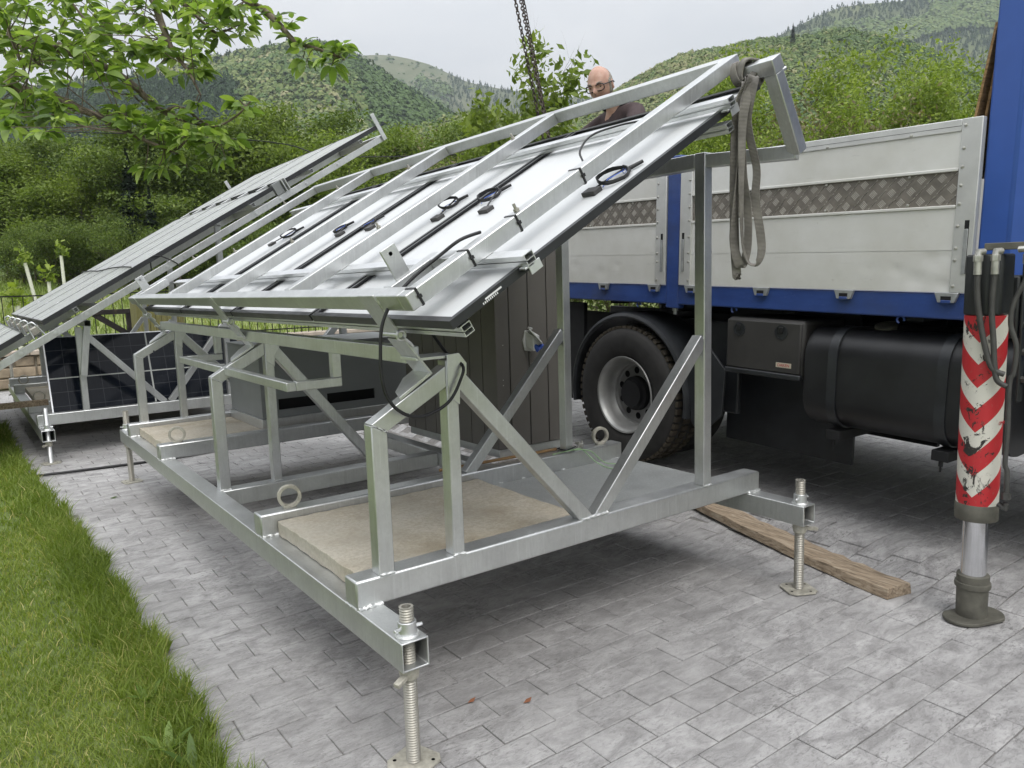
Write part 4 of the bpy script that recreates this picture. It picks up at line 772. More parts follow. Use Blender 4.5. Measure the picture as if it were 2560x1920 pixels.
# mudguard
fd = MB(); prof = [(.600, .0), (.618, -.012), (.640, .0), (.655, .06), (.640, .36), (.625, .36), (.628, .06), (.60, .015)]; a0, a1, n = R(-12), R(188), 36
for i in range(n+1):
    a = a0+(a1-a0)*i/n
    fd.v += [(hx+.01, r*math.cos(a), r*math.sin(a)-.0) for r, hx in prof]
k_ = len(prof); fd.f = [(i*k_+q, i*k_+(q+1) % k_, (i+1)*k_+(q+1) % k_, (i+1)*k_+q) for i in range(n) for q in range(k_)]+[tuple(range(k_)), tuple(n*k_+q for q in range(k_))]
to('mudguard', fd, 'fender_plastic', truck, 0, 40)
m = MB(); pts = [(-.60, .12), (-.66, -.05), (-.66, -.10), (-.72, -.17), (-.80, -.14), (-.93, -.02), (-.95, .30), (-.80, .45), (-.64, .30)]
to('mud_flap', MB().prism([(.03, y, z) for y, z in pts], (.02, 0, 0)), 'fender_plastic', truck, .004); tb('wheel_panel', 'fender_plastic', truck, .16, -.96, -.02, .20, -.62, .62, .01)
# tool box
bx_ = tb('tool_box', 'box_plastic', truck, .02, -1.545, .308, .46, -.968, .668, .022)
tb('box_lid', 'box_plastic', bx_, .002, -1.535, .335, .0195, -.978, .655, .010); tb('lid_rim', 'fender_plastic', bx_, -.004, -1.543, .300, .03, -.970, .334, .008)
for y in (-1.077, -1.396):
    lt = to('latch', MB().lathe([(.046, 0), (.046, -.004), (.036, -.004), (.034, .008), (.0001, .008)], (.0015, y, .592), (1, 0, 0), 22), 'fender_plastic', bx_, 0, 40); tb('latch_tongue', 'black_plastic', lt, -.009, y-.014, .585, -.001, y+.014, .625, .003)
tb('label_plate', 'label_cream', bx_, .0002, -1.478, .372, .0016, -1.368, .402, 0)
def text(name, s, size, mat, parent, M, shear=0.0, ext=.0004):
    cu = bpy.data.curves.new(name, 'FONT'); cu.body = s; cu.size = size; cu.extrude = ext; cu.shear = shear; cu.align_x = 'CENTER'; cu.align_y = 'CENTER'
    o = bpy.data.objects.new(name, cu); col.objects.link(o); dg = bpy.context.evaluated_depsgraph_get(); me = bpy.data.meshes.new_from_object(o.evaluated_get(dg)); bpy.data.objects.remove(o)
    return mobj(name, me, mat, parent, M)
face = frame_M(MT @ Vector((-.0004, -1.423, .386)), -dT, uT, -sT); text('label_print', 'DAKEN', .026, 'print_red', bx_, face)
# fuel tank
ta, tbb = -1.560, -2.70; prof = []
for cx, cz, a0_ in ((.40, .45, 0), (.165, .47, 90), (.165, .21, 180), (.40, .22, 270)):
    for q in range(7): a = R(a0_+q*15); prof.append((cx+.17*math.cos(a), cz+.17*math.sin(a)))
n = len(prof); m = MB(); secs = [(ta, .93), (ta-.012, .98), (ta-.04, 1.0), (tbb, 1.0)]
for y, s in secs: m.v += [(.29+(x-.29)*s, y, .34+(z-.34)*s) for x, z in prof]
m.f = [(i*n+q, i*n+(q+1) % n, (i+1)*n+(q+1) % n, (i+1)*n+q) for i in range(len(secs)-1) for q in range(n)]+[tuple(range(n)), tuple((len(secs)-1)*n+q for q in range(n))]
tk = to('fuel_tank', m, 'tank_paint', truck, 0, 35)
for y in (-1.76, -2.385):
    m = MB()
    for s, yy in ((1.0, y+.028), (1.03, y+.028), (1.03, y-.028), (1.0, y-.028)): m.v += [(.29+(x-.29)*s, yy, .34+(z-.34)*s) for x, z in prof]
    m.f = [(i*n+q, i*n+(q+1) % n, ((i+1) % 4)*n+(q+1) % n, ((i+1) % 4)*n+q) for i in range(4) for q in range(n)]; to('tank_strap', m, 'fender_plastic', tk, 0, 35)
    br = tb('tank_bracket', 'chassis', tk, .03, y-.045, -.03, .9, y+.045, .028, .004); to('bracket_bolt', MB().lathe([(.012, 0), (.012, -.03), (.006, -.03), (.006, -.06), (.0001, -.06)], (.05, y, -.03), (0, 0, 1), 8), 'chassis', br)
to('fuel_cap', MB().lathe([(.055, 0), (.055, .02), (.062, .022), (.062, .04), (.05, .045), (.0001, .042)], (.20, -1.96, .625), (-.35, 0, 1), 22), 'foot_grey', tk, 0, 40)
for y0_, y1_ in ((-1.80, -2.15), (-2.20, -2.62)): to('stay_rod', MB().tube([(.5, y0_, -.03), (.8, (y0_+y1_)/2, -.09), (1.2, y1_, -.03)], .012, 6), 'chassis', tk)
# chassis, and added far-side gear that closes the view and darkens the underbed
tb('chassis_rail', 'chassis', truck, .82, -4.6, .25, .90, 1.85, .55, .004); tb('chassis_rail', 'chassis', truck, 1.55, -4.6, .25, 1.63, 1.85, .55, .004)
for y in (-2.9, -1.9, -.7, .7, 1.5): tb('cross_member', 'chassis', truck, .901, y, .3, 1.549, y+.08, .5, 0)
for y in (-2.4, -1.55, .55): tb('far_shade_box', 'chassis', truck, 1.75, y, .10, 2.40, y+.75, .70, .01)  # unseen boxes added to darken the underside
tb('gear_box', 'chassis', truck, .95, -4.2, -.05, 1.5, -2.3, .45, .03); tb('air_tank', 'chassis', truck, 1.0, -1.5, .05, 1.45, -.5, .25, .08)
tb('far_shade_sheet', 'chassis', truck, 2.30, -4.4, -.12, 2.34, 1.85, .727, 0); tb('splash_shade_panel', 'fender_plastic', truck, .50, -1.62, -.30, .53, -.60, .70, .004); tb('splash_shade_panel', 'chassis', truck, 1.68, -1.6, -.36, 1.72, .8, .70, 0)  # dark sheets added to shut light and view out from under the bed
tb('rear_panel', 'chassis', truck, .12, .62, -.15, .16, 1.7, .69, .004)
# crane column and outrigger beam by the cab
cr_ = to('crane_column', MB().prism([(.03, -2.482, .88), (.03, -2.62, .88), (.11, -2.69, .88), (.55, -2.69, .88), (.55, -2.482, .88)], (0, 0, 3.4)), 'crane_blue', truck, .012)
to('crane_plate', MB().prism([(.14, -2.70, .45), (.14, -3.1, .45), (.8, -3.1, .45), (.8, -2.70, .45)], (0, 0, 3.6)), 'truck_blue', truck, .01); tb('column_lug', 'fender_plastic', cr_, .13, -2.74, 2.02, .23, -2.671, 2.12, .008)
tb('cab_back', 'chassis', truck, .15, -4.4, .3, 2.3, -3.2, 2.6, .02)
pl_ = to('plywood_sheet', MB().prism([(.06, -2.36, 1.45), (.06, -2.372, 1.45), (.06, -2.475, 2.16), (.06, -2.463, 2.16)], (1.4, 0, 0)), 'ply', truck, 0); to('plywood_sheet', MB().prism([(.10, -2.40, 1.45), (.10, -2.412, 1.45), (.10, -2.478, 2.05), (.10, -2.466, 2.05)], (1.2, 0, 0)), 'ply', truck, 0)
# outrigger leg
OX, OY = 2.568, -.63
og = ob('outrigger', MB().lathe([(.0835, .525), (.0835, 1.385)], (0, 0, 0), (0, 0, 1), 48), 'chevrons', truck, 0, 50, Matrix.Translation((OX, OY, 0)) @ Matrix.Rotation(R(188), 4, 'Z'))
def wo_(name, mb, mat, bev=0.0): return ob(name, mb, mat, og, bev)
wo_('outrigger_collar', MB().lathe([(.084, .475), (.086, .478), (.086, .548), (.0845, .55)], (OX, OY, 0), (0, 0, 1), 48), 'foot_grey'); wo_('outrigger_head', MB().prism([(OX-.05, OY-.075, 1.3855), (OX+.075, OY-.075, 1.3855), (OX+.085, OY+.06, 1.3855), (OX+.03, OY+.08, 1.3855), (OX-.05, OY+.075, 1.3855), (OX-.082, OY+.03, 1.3855), (OX-.082, OY-.03, 1.3855)], (0, 0, .26)), 'outrigger_black', .01)
wo_('ram', MB().lathe([(.052, .19), (.052, .52)], (OX, OY, 0), (0, 0, 1), 40), 'chrome')
wo_('socket', MB().lathe([(.063, .02), (.064, .15), (.072, .155), (.074, .165), (.072, .178), (.066, .18), (.066, .212), (.058, .215)], (OX, OY, 0), (0, 0, 1), 40), 'foot_grey')
m = MB(); q = []
for i in range(40):
    a = 2*math.pi*i/40; ex = .055 if math.cos(a) > 0 else -.055; q.append((OX+ex*.35+.085*math.cos(a), OY+.5*ex*-1+.085*math.sin(a)))
q = [(OX+(.07 if i < 10 or i >= 30 else -.03)*1+.085*math.cos(2*math.pi*i/40)-.02, OY-(.03 if i < 10 or i >= 30 else -.01)+.085*math.sin(2*math.pi*i/40)) for i in range(40)]
wo_('foot_plate', MB().prism([(x, y, .004+gh(x, y)) for x, y in q], (0, 0, .016)), 'foot_grey', .004)
# outrigger beam going back to the chassis
wo_('outrigger_beam', MB().box(OX+.087, OY-.09, 1.28, 3.9, OY+.07, 1.55), 'outrigger_black', .01); wo_('beam_plate', MB().prism([(OX+.09, OY-.095, 1.0), (OX+.135, OY-.095, 1.0), (OX+.135, OY-.095, 1.60), (OX+.09, OY-.095, 1.60)], (0, -.012, 0)), 'outrigger_black', .004)
for z in (1.10, 1.22, 1.34, 1.46, 1.56): wo_('plate_bolt', MB().lathe([(.016, 0), (.016, .012), (.009, .012), (.009, .02), (.0001, .02)], (OX+.113, OY-.107, z), (0, -1, 0), 6), 'hose')
# hoses
view = (Vector((OX, OY, 1.3))-_CL); view.z = 0; view.normalize(); rgt = Vector((view.y, -view.x, 0)); fro = Vector((OX, OY, 0))-view*.10
def hp(a, z, f=0.0): return fro+rgt*a+Vector((0, 0, z))-view*f
for a, pts in ((-.04, [(-.04, 1.58), (-.035, 1.46), (-.015, 1.33), (.005, 1.24), (.03, 1.165), (.075, 1.14)]), (.022, [(.022, 1.58), (.018, 1.42), (.03, 1.28), (.038, 1.18), (.05, 1.115), (.085, 1.09)])):
    wo_('hose', MB().tube(catmull([hp(x, z, .005) for x, z in pts], 6), .0115, 10), 'hose'); wo_('hose_ferrule', MB().tube([hp(a, 1.56, .005), hp(a-.0, 1.615, .005)], .0155, 12), 'fitting'); wo_('hose_nut', MB().lathe([(.019, 0), (.019, .026), (.0001, .026)], hp(a, 1.615, .005), (0, 0, 1), 6), 'fitting', .001)
    e = hp(a, 1.655, .005); wo_('hose_elbow', MB().tube([hp(a, 1.64, .005), e, e+rgt*.02+view*.02], .0145, 10), 'fitting')
wo_('pipe', MB().tube(catmull([hp(.135, 1.62), hp(.135, 1.55), hp(.095, 1.44), hp(.088, 1.35), hp(.112, 1.26), hp(.108, 1.15), hp(.095, 1.10), hp(.098, .9), hp(.095, .76), hp(.104, .72), hp(.106, .62)], 6), .010, 10), 'hose'); wo_('pipe_nut', MB().lathe([(.018, 0), (.018, .03), (.0001, .03)], hp(.106, .60), (0, 0, 1), 6), 'hose'); wo_('pipe_elbow', MB().tube([hp(.106, .585), hp(.106, .56), hp(.08, .57, -.02)], .013, 8), 'hose')
wo_('pipe_nut', MB().lathe([(.019, 0), (.019, .04), (.0001, .04)], hp(.135, 1.60), (0, 0, 1), 6), 'fitting', .001); e = hp(.135, 1.66); wo_('hose_elbow', MB().tube([hp(.135, 1.63), e, e-rgt*.03+view*.02], .0145, 10), 'fitting')
wo_('valve_block', MB().obox(hp(-.02, 1.675, -.03), hp(.15, 1.675, -.03), .03, .03), 'foot_grey', .003); wo_('warning_tag', MB().obox(hp(.155, 1.34, -.03), hp(.20, 1.34, -.03), .004, .05), 'yellow')
tM = frame_M(Vector((OX, OY, .92))+(-view*.0845).lerp(rgt*.0845, .66).normalized()*.0848, (-view).lerp(rgt, .66).normalized().cross(Vector((0, 0, 1)))*-1, (0, 0, 1), (-view).lerp(rgt, .66).normalized())
text('maker_print', 'OMB', .022, 'print_red', og, tM, .3)

# ------------------------------------------------------------------ webbing sling knotted on the loop
kn = MA @ Vector((1.917, .075, -.081))
sling = thing('webbing_sling', kn, 'grey webbing sling knotted on the loop tube and hanging down', 'sling')
rg = Vector((.80, -.60, 0)); vw = Vector((.60, .80, 0)); hgx = Vector((1.60, -.085, 0))
def hs_(a, z, f=0.0): return Vector((hgx.x, hgx.y, z))+rg*a-vw*f
def strand(name, pts, w=.046, tw=0.0):
    P = catmull(pts, 8); n = len(P); dirs = []
    for i in range(n):
        a = tw*math.sin(i/n*7)+.25*math.sin(i/n*3.1+tw); dirs.append(tuple(rg*math.cos(a)+vw*math.sin(a)))
    o = ob(name, MB().ribbon(P, dirs, w, .004), 'strap', sling, .0008); me = o.data; uv = me.uv_layers.new(name='UVMap')
    for l in me.loops: uv.data[l.index].uv = (0, me.vertices[l.vertex_index].co.z)
strand('strand', [kn+Vector((-.03, -.02, -.045)), hs_(.03, 2.375), hs_(-.005, 2.29, .01), hs_(-.020, 2.2, .02), hs_(-.022, 2.05, .02), hs_(-.034, 1.88, .02), hs_(-.042, 1.75, .02), hs_(-.028, 1.665, .02), hs_(-.006, 1.625, .015), hs_(.02, 1.70, .005), hs_(.022, 1.85, .0), hs_(.0, 2.0), hs_(-.008, 2.2), hs_(.01, 2.34), kn+Vector((-.03, -.02, -.05))], .036, .9)
strand('strand', [kn+Vector((-.02, -.03, -.045)), hs_(.04, 2.36, .012), hs_(.015, 2.2, .01), hs_(.052, 2.02, .01), hs_(.050, 1.9, .01), hs_(.072, 1.75, .01), hs_(.076, 1.68, .01), hs_(.058, 1.635, .01), hs_(.022, 1.64, .02), hs_(-.004, 1.70, .03), hs_(-.012, 1.82, .03), hs_(-.016, 2.0, .035), hs_(-.01, 2.2, .03), hs_(.02, 2.34, .02)], .034, -.8)
strand('tail', [kn+Vector((-.03, -.03, -.045)), hs_(.02, 2.36, .004), hs_(-.03, 2.25, .005), hs_(-.035, 2.0, .0), hs_(-.03, 1.75, -.005), hs_(-.022, 1.60, .0), hs_(-.018, 1.585, .0)], .036, .5)
tb_ = Vector((0, 1, 0)); k1 = MB()
def wrap(c, axis, r, w, ph=0.0):
    ax = Vector(axis).normalized(); a = ax.orthogonal().normalized(); b = ax.cross(a); P = []; D = []
    for i in range(29):
        t = 2*math.pi*i/28+ph; rr = r*(1+.09*math.cos(4*t)); P.append(c+(a*math.cos(t)+b*math.sin(t))*rr+ax*.006*math.sin(2*t)); D.append(tuple(ax))
    k1.ribbon(P, D, w, .009)
wrap(kn+Vector((0, .005, 0)), (.05, 1, 0), .047, .040); wrap(kn+Vector((0, -.02, 0)), (.2, 1, .25), .053, .036, .6); wrap(kn+Vector((-.005, .025, -.01)), (-.15, 1, -.3), .055, .034, 1.1)
wrap(kn+Vector((-.01, -.035, -.055)), (.5, .3, 1), .034, .030); wrap(kn+Vector((0, -.04, -.04)), (.2, .6, .8), .036, .028, .4)
ob('knot', k1, 'strap', sling, .003)

# ------------------------------------------------------------------ lifting chains of the crane
def chain(label, p0, p1, pitch=.0265, r=.0042):
    p0, p1 = Vector(p0), Vector(p1); n = int((p1-p0).length/pitch); d = (p1-p0).normalized()
    lk = MB(); L = pitch*.5+r*.6; wv_ = pitch*.36; pts = []
    for i in range(24):
        t = 2*math.pi*i/24; pts.append((wv_*math.cos(t), 0, (L-wv_)*(1 if math.sin(t) > 0 else -1)*(1 if abs(math.sin(t)) > .15 else abs(math.sin(t))/.15)+wv_*math.sin(t)))
    P = pts; q = MB(); m_ = 6
    for i, p in enumerate(P):
        p = Vector(p); o = Vector((p.x, 0, p.z-math.copysign(max(0, abs(p.z)-0), p.z)*.55)); o = o.normalized() if o.length > 1e-6 else Vector((1, 0, 0))
        q.v += [tuple(p+(o*math.cos(t)+Vector((0, 1, 0))*math.sin(t))*r) for t in [2*math.pi*j/m_ for j in range(m_)]]
    q.f = [(i*m_+j, ((i+1) % 24)*m_+j, ((i+1) % 24)*m_+(j+1) % m_, i*m_+(j+1) % m_) for i in range(24) for j in range(m_)]
    me = q.mesh('chain_link', 60); me.materials.append(MAT['chain'])
    rq = d.to_track_quat('Z', 'Y').to_matrix().to_4x4(); root = thing('lifting_chain', p1, label, 'chain', 'crane chains')
    for i in range(n+1):
        M = Matrix.Translation(p0.lerp(p1, i/n)) @ rq @ Matrix.Rotation(R(90*(i % 2)+25+random.uniform(-8, 8)), 4, 'Z'); mobj('chain_link', me, None, root, M)
ctop = at(1276, -60, 5.3)
chain('rusty lifting chain hanging leftmost of three beside the small tree', ctop, at(1362, 370, 5.25)); 
chain('rusty lifting chain in the middle of the three', at(1290, -60, 5.32), at(1382, 400, 5.0)); chain('rusty lifting chain hanging rightmost of three, left of the man', at(1297, -60, 5.40), at(1384, 400, 5.45))

# ------------------------------------------------------------------ man standing in the lorry bed
HC = Vector((3.235, 2.487, 3.095)); fw = Vector((-.93, -.36, 0)).normalized(); lf = Vector((0, 0, 1)).cross(fw)
hq = Matrix((fw, lf, Vector((0, 0, 1)))).transposed() @ Euler((R(4), R(24), 0)).to_matrix(); HM = Matrix.Translation(HC) @ hq.to_4x4() @ Matrix.Scale(1.2, 4)
def head_pt(th, ph):
    """th 0 at crown to pi at base, ph 0 at the face"""
    x, y, z = math.sin(th)*math.cos(ph), math.sin(th)*math.sin(ph), math.cos(th)
    fx = .098 if x > 0 else .104; px, py, pz = x*fx, y*.077, z*.120
    if z > 0: py *= 1+.04*math.sin(math.pi*z)
    if z < 0:
        k = -z; py *= 1-.30*k*k; px *= 1-(.10*k if x > 0 else .42*k)
        if x > 0: px += .012*k*x
    px -= .010*max(0, x)**6*0
    f = max(0, x)
    px += .026*f**3*math.exp(-((pz+.022)/.020)**2-(py/.013)**2)+.013*f**3*math.exp(-((pz+.004)/.022)**2-(py/.009)**2)   # nose
    px += .008*f*math.exp(-((pz-.026)/.012)**2-(py/.05)**2)                                                             # brow
    px -= .011*f*math.exp(-((pz-.006)/.012)**2-((abs(py)-.032)/.015)**2)                                                # sockets
    px += .006*f*math.exp(-((pz+.058)/.012)**2-(py/.022)**2)-.005*f*math.exp(-((pz+.0645)/.004)**2-(py/.025)**2)         # lips
    px += .010*f*math.exp(-((pz+.100)/.016)**2-(py/.024)**2)                                                            # chin
    py += math.copysign(.004, y)*f*math.exp(-((pz+.03)/.03)**2-((abs(py)-.045)/.02)**2)
    return Vector((px, py, pz))
def head_grid(nu=64, nv=48, grow=0.0):
    m = MB()
    for j in range(nv+1):
        for i in range(nu): 
            p = head_pt(math.pi*(j+.02)/(nv+.04), 2*math.pi*i/nu-math.pi); m.v.append(p*(1+grow))
    m.f = [(j*nu+i, (j+1)*nu+i, (j+1)*nu+(i+1) % nu, j*nu+(i+1) % nu) for j in range(nv) for i in range(nu)]; return m
pers = thing('person', (3.50, 2.45, 1.56), 'bald man with dark glasses and maroon jacket, looking down behind the array', 'person')
def skin_fig(name, verts, edges, radii, root=0):
    me = bpy.data.meshes.new(name); me.from_pydata(verts, edges, []); o = bpy.data.objects.new(name, me); col.objects.link(o)
    sm = o.modifiers.new('s', 'SKIN'); sm.use_smooth_shade = True; sv = me.skin_vertices[0].data
    for i, r in enumerate(radii): sv[i].radius = (r, r) if not hasattr(r, '__len__') else r; sv[i].use_root = i == root
    ss = o.modifiers.new('u', 'SUBSURF'); ss.levels = 2; ss.render_levels = 2
    dg = bpy.context.evaluated_depsgraph_get(); out = bpy.data.meshes.new_from_object(o.evaluated_get(dg)); bpy.data.objects.remove(o); return out
nb = HM @ Vector((-.03, 0, -.08)); nk = Vector((3.36, 2.475, 2.955))
bv = [(3.53, 2.45, 2.46), (3.50, 2.45, 2.62), (3.44, 2.46, 2.80), tuple(nk), tuple(nb),
      (3.42, 2.27, 2.865), (3.24, 2.15, 2.68), (3.05, 2.27, 2.60), (3.42, 2.65, 2.865), (3.24, 2.79, 2.70), (3.04, 2.70, 2.62),
      (3.53, 2.36, 2.42), (3.48, 2.35, 2.02), (3.52, 2.35, 1.64), (3.42, 2.34, 1.59), (3.53, 2.54, 2.42), (3.49, 2.55, 2.02), (3.55, 2.56, 1.64), (3.45, 2.57, 1.59)]
be = [(0, 1), (1, 2), (2, 3), (3, 4), (2, 5), (5, 6), (6, 7), (2, 8), (8, 9), (9, 10), (0, 11), (11, 12), (12, 13), (13, 14), (0, 15), (15, 16), (16, 17), (17, 18)]
br_ = [.125, .13, .135, .065, .062, .062, .046, .032, .062, .046, .032, .088, .062, .045, .035, .088, .062, .045, .035]
body = skin_fig('body', bv, be, br_)
bm = bmesh.new(); bm.from_mesh(body); hm = head_grid().mesh('h', 0); hm.transform(HM); bm.from_mesh(hm)
for sy in (-1, 1):                                      # ears, hands with fingers
    em = MB().lathe([(.0001, -.010), (.012, -.008), (.017, 0), (.013, .007), (.008, .004), (.0001, .002)], (0, 0, 0), (0, 1, 0), 14).mesh('e', 0)
    em.transform(HM @ Matrix.Translation((-.012, sy*.079, -.008)) @ Matrix.Diagonal((.85*1.1, sy, 1.9, 1)) @ Matrix.Rotation(R(12), 4, 'Z')); bm.from_mesh(em)
for wr, el in (((3.05, 2.27, 2.60), (3.24, 2.15, 2.68)), ((3.04, 2.70, 2.62), (3.24, 2.79, 2.70))):
    wr, el = Vector(wr), Vector(el); d = (wr-el).normalized(); s_ = d.cross(Vector((0, 0, 1))).normalized(); u_ = s_.cross(d); hmb = MB()
    hmb.tube([wr-d*.02, wr+d*.03, wr+d*.085], [.024, .034, .034], 10)
    for q, (off, ln) in enumerate(((-.028, .062), (-.010, .074), (.010, .07), (.027, .055))): b0 = wr+d*.075+s_*off; hmb.tube([b0, b0+d*ln*.5-u_*.008, b0+d*ln*.85-u_*.03], [.0095, .009, .008], 8)
    hmb.tube([wr+d*.02+s_*.02, wr+d*.05+s_*.052-u_*.01, wr+d*.085+s_*.056-u_*.025], [.013, .011, .009], 8); bm.from_mesh(hmb.mesh('x', 0))
body = bpy.data.meshes.new('body'); bm.to_mesh(body); bm.free()
bo = mobj('body', body, 'skin', pers); rm = bo.modifiers.new('remesh', 'REMESH'); rm.mode = 'VOXEL'; rm.voxel_size = .0055; rm.use_smooth_shade = True
# jacket, trousers
jk = skin_fig('jacket', bv[:4]+bv[5:11], [(0, 1), (1, 2), (2, 3), (2, 4), (4, 5), (5, 6), (2, 7), (7, 8), (8, 9)], [(.165, .15), (.17, .155), (.172, .15), .088, .088, .072, .05, .088, .072, .05]); mobj('jacket', jk, 'jacket', bo)
tr_ = skin_fig('trousers', [bv[0]]+bv[11:14]+bv[15:18], [(0, 1), (1, 2), (2, 3), (0, 4), (4, 5), (5, 6)], [.15, .11, .085, .07, .11, .085, .07]); mobj('trousers', tr_, 'trousers', bo)
ob('collar', MB().torus(nk+Vector((-.012, 0, .035)), (-.25, 0, 1), .072, .030, 24, 10), 'jacket', bo, 0, 60)
ob('hood', MB().tube(catmull([nk+Vector((-.02, .085, .0)), nk+Vector((.05, .10, .03)), nk+Vector((.105, .0, .04)), nk+Vector((.05, -.105, .035)), nk+Vector((-.03, -.095, .0))], 6), [.02]+[.035]*23+[.02], 10), 'jacket_hood', bo, 0, 60)
# hair: a short fringe round the back and sides
m = MB(); nu, nv = 64, 40; idx = {}
for j in range(nv+1):
    for i in range(nu+1):
        th, ph = math.pi*j/nv, 2*math.pi*i/nu-math.pi; ap = abs(ph)
        if th < R(34)+R(20)*max(0, 1-(ap-1.3)/1.9)*0 and ap < 3.2 and th < R(40): continue
        if ap < 1.22 or th > R(118) or th < R(76)-(ap-1.22)*R(30): continue
        idx[i, j] = len(m.v); m.v.append(head_pt(th, ph)*1.022+Vector((0, 0, 0)))
for (i, j) in list(idx):
    if all(k in idx for k in ((i+1, j), (i+1, j+1), (i, j+1))): m.f.append((idx[i, j], idx[i+1, j], idx[i+1, j+1], idx[i, j+1]))
hr = ob('hair', m, 'hair_grey', bo, 0, 60, HM); sd_ = hr.modifiers.new('s', 'SOLIDIFY'); sd_.thickness = .004
gl = MB(); 
for sy in (-1, 1):
    c = Vector((.098, sy*.036, .004)); pts = []
    for i in range(20):
        t = 2*math.pi*i/20; pts.append(c+Vector((-.010*abs(math.cos(t)) if sy*math.cos(t) > 0 else 0, math.copysign(abs(math.cos(t))**.7, math.cos(t))*.029, math.copysign(abs(math.sin(t))**.7, math.sin(t))*.021)))
    gl.tube(pts+[pts[0]], .0034, 6); gl.tube([c+Vector((-.012, sy*.029, .010)), Vector((.03, sy*.083, .012)), Vector((-.015, sy*.086, .010)), Vector((-.03, sy*.084, -.002))], .0032, 6)
gl.tube([Vector((.100, -.009, .006)), Vector((.104, 0, .010)), Vector((.100, .009, .006))], .003, 6)
ob('glasses', gl, 'glasses', bo, 0, 60, HM)
ob('mouth', MB().tube([head_pt(R(122.5), -.30)*1.004, head_pt(R(122), 0)*1.006, head_pt(R(122.5), .30)*1.004], [.0015, .0028, .0015], 6), 'lip', bo, 0, 60, HM)
for sy in (-1, 1): ob('eyebrow', MB().tube([Vector((.094, sy*.018, .030)), Vector((.094, sy*.036, .035)), Vector((.080, sy*.055, .031))], [.003, .004, .002], 6), 'hair_grey', bo, 0, 60, HM); ob('eye', MB().lathe([(.0001, -.006), (.010, -.003), (.012, 0), (.0001, .004)], head_pt(R(86), sy*.37)-Vector((.003, 0, 0)), (1, 0, 0), 12), 'black', bo, 0, 60, HM)
ob('zip_pull', MB().obox((3.27, 2.44, 2.80), (3.272, 2.44, 2.77), .008, .006), 'fitting', bo)

# ------------------------------------------------------------------ boundary wall, railing and things beyond
wl = thing('stone_wall', (0, 14.0, 0), 'low rubble stone wall with pale coping under the iron railing', 'wall')
box('core', 'mortar', wl, -9, 13.86, -.05, 9, 14.16, .56, 0)
x = -3.2
for course in range(3):
    x = -3.2+course*.11
    while x < 2.6:
        w_ = random.uniform(.22, .42); z0_ = .0+course*.19; q = MB(); 
        for zz, sh in ((z0_+.008, 0), (z0_+.18, 0)):
            q.v += [(x+.008+random.uniform(0, .02), 13.80+random.uniform(0, .025), zz+random.uniform(-.004, .006)), (x+w_-.008-random.uniform(0, .02), 13.80+random.uniform(0, .025), zz+random.uniform(-.006, .004)), (x+w_-.008, 13.88, zz), (x+.008, 13.88, zz)]
        q.f = [(0, 3, 2, 1), (4, 5, 6, 7), (0, 1, 5, 4), (1, 2, 6, 5), (2, 3, 7, 6), (3, 0, 4, 7)]; ob('stone', q, 'stone', wl, .02); x += w_
x = -9
while x < 9: box('coping_slab', 'coping', wl, x, 13.76, .575, x+.99, 14.22, .655, .012); x += 1.0
rl = thing('iron_railing', (0, 14.0, .655), 'black iron railing with thin upright bars on the stone wall', 'railing')
for z in (.75, 1.615): ob('rail', MB().box(-9, 13.985, z-.012, 9, 14.015, z+.012), 'iron', rl)
for i in range(-40, 56):
    x = i*.158
    if x < -3 or x > 8.5: continue
    b_ = MB().box(x-.007, 13.993, .64, x+.007, 14.007, 1.6)
    if i % 3 == 0: b_.lathe([(.007, -.03), (.02, 0), (.007, .03)], (x, 14, 1.2), (0, 0, 1), 8)
    ob('baluster', b_, 'iron', rl)
gt = thing('timber_frame', (1.3, 13.5, 0), 'dark timber post with cross bar and diagonal strut by the railing', 'timber frame')
ob('cross_bar', MB().box(.95, 13.45, 1.235, 1.98, 13.55, 1.325), 'dark_wood', gt, .006); ob('post', MB().box(1.545, 13.455, -.05, 1.655, 13.545, 1.234), 'dark_wood', gt, .006); ob('strut', MB().obox((1.02, 13.5, 1.25), (1.58, 13.5, .84), .07, .10), 'dark_wood', gt, .006)
wb = thing('wooden_bin', (2.0, 12.8, 0), 'greenish box of upright wooden slats standing by the railing', 'wooden box')
box('core', 'dark_wood', wb, 1.60, 12.62, 0, 2.35, 13.2, 1.50, 0)
for i in range(8): box('slat', 'green_wood', wb, 1.585+i*.095, 12.595, .02, 1.585+i*.095+.088, 12.618, 1.56, .003)
for i in range(6): box('slat', 'green_wood', wb, 1.572, 12.62+i*.098, .02, 1.596, 12.62+i*.098+.09, 1.56, .003)
shl = [(.12, 18.3, 1.35, 2), (-.02, 21.8, 1.2, -9), (1.25, 27.3, 1.5, -8), (1.62, 27.2, .9, 1), (2.29, 29.3, 1.5, 0), (2.6, 17.2, .9, 1)]
wds = ['nearest the corner', 'tilted, standing behind the nearest', 'leaning left in the middle of the meadow', 'short and upright beside the leaning one', 'upright, furthest right by the trees', 'half hidden under the far array']
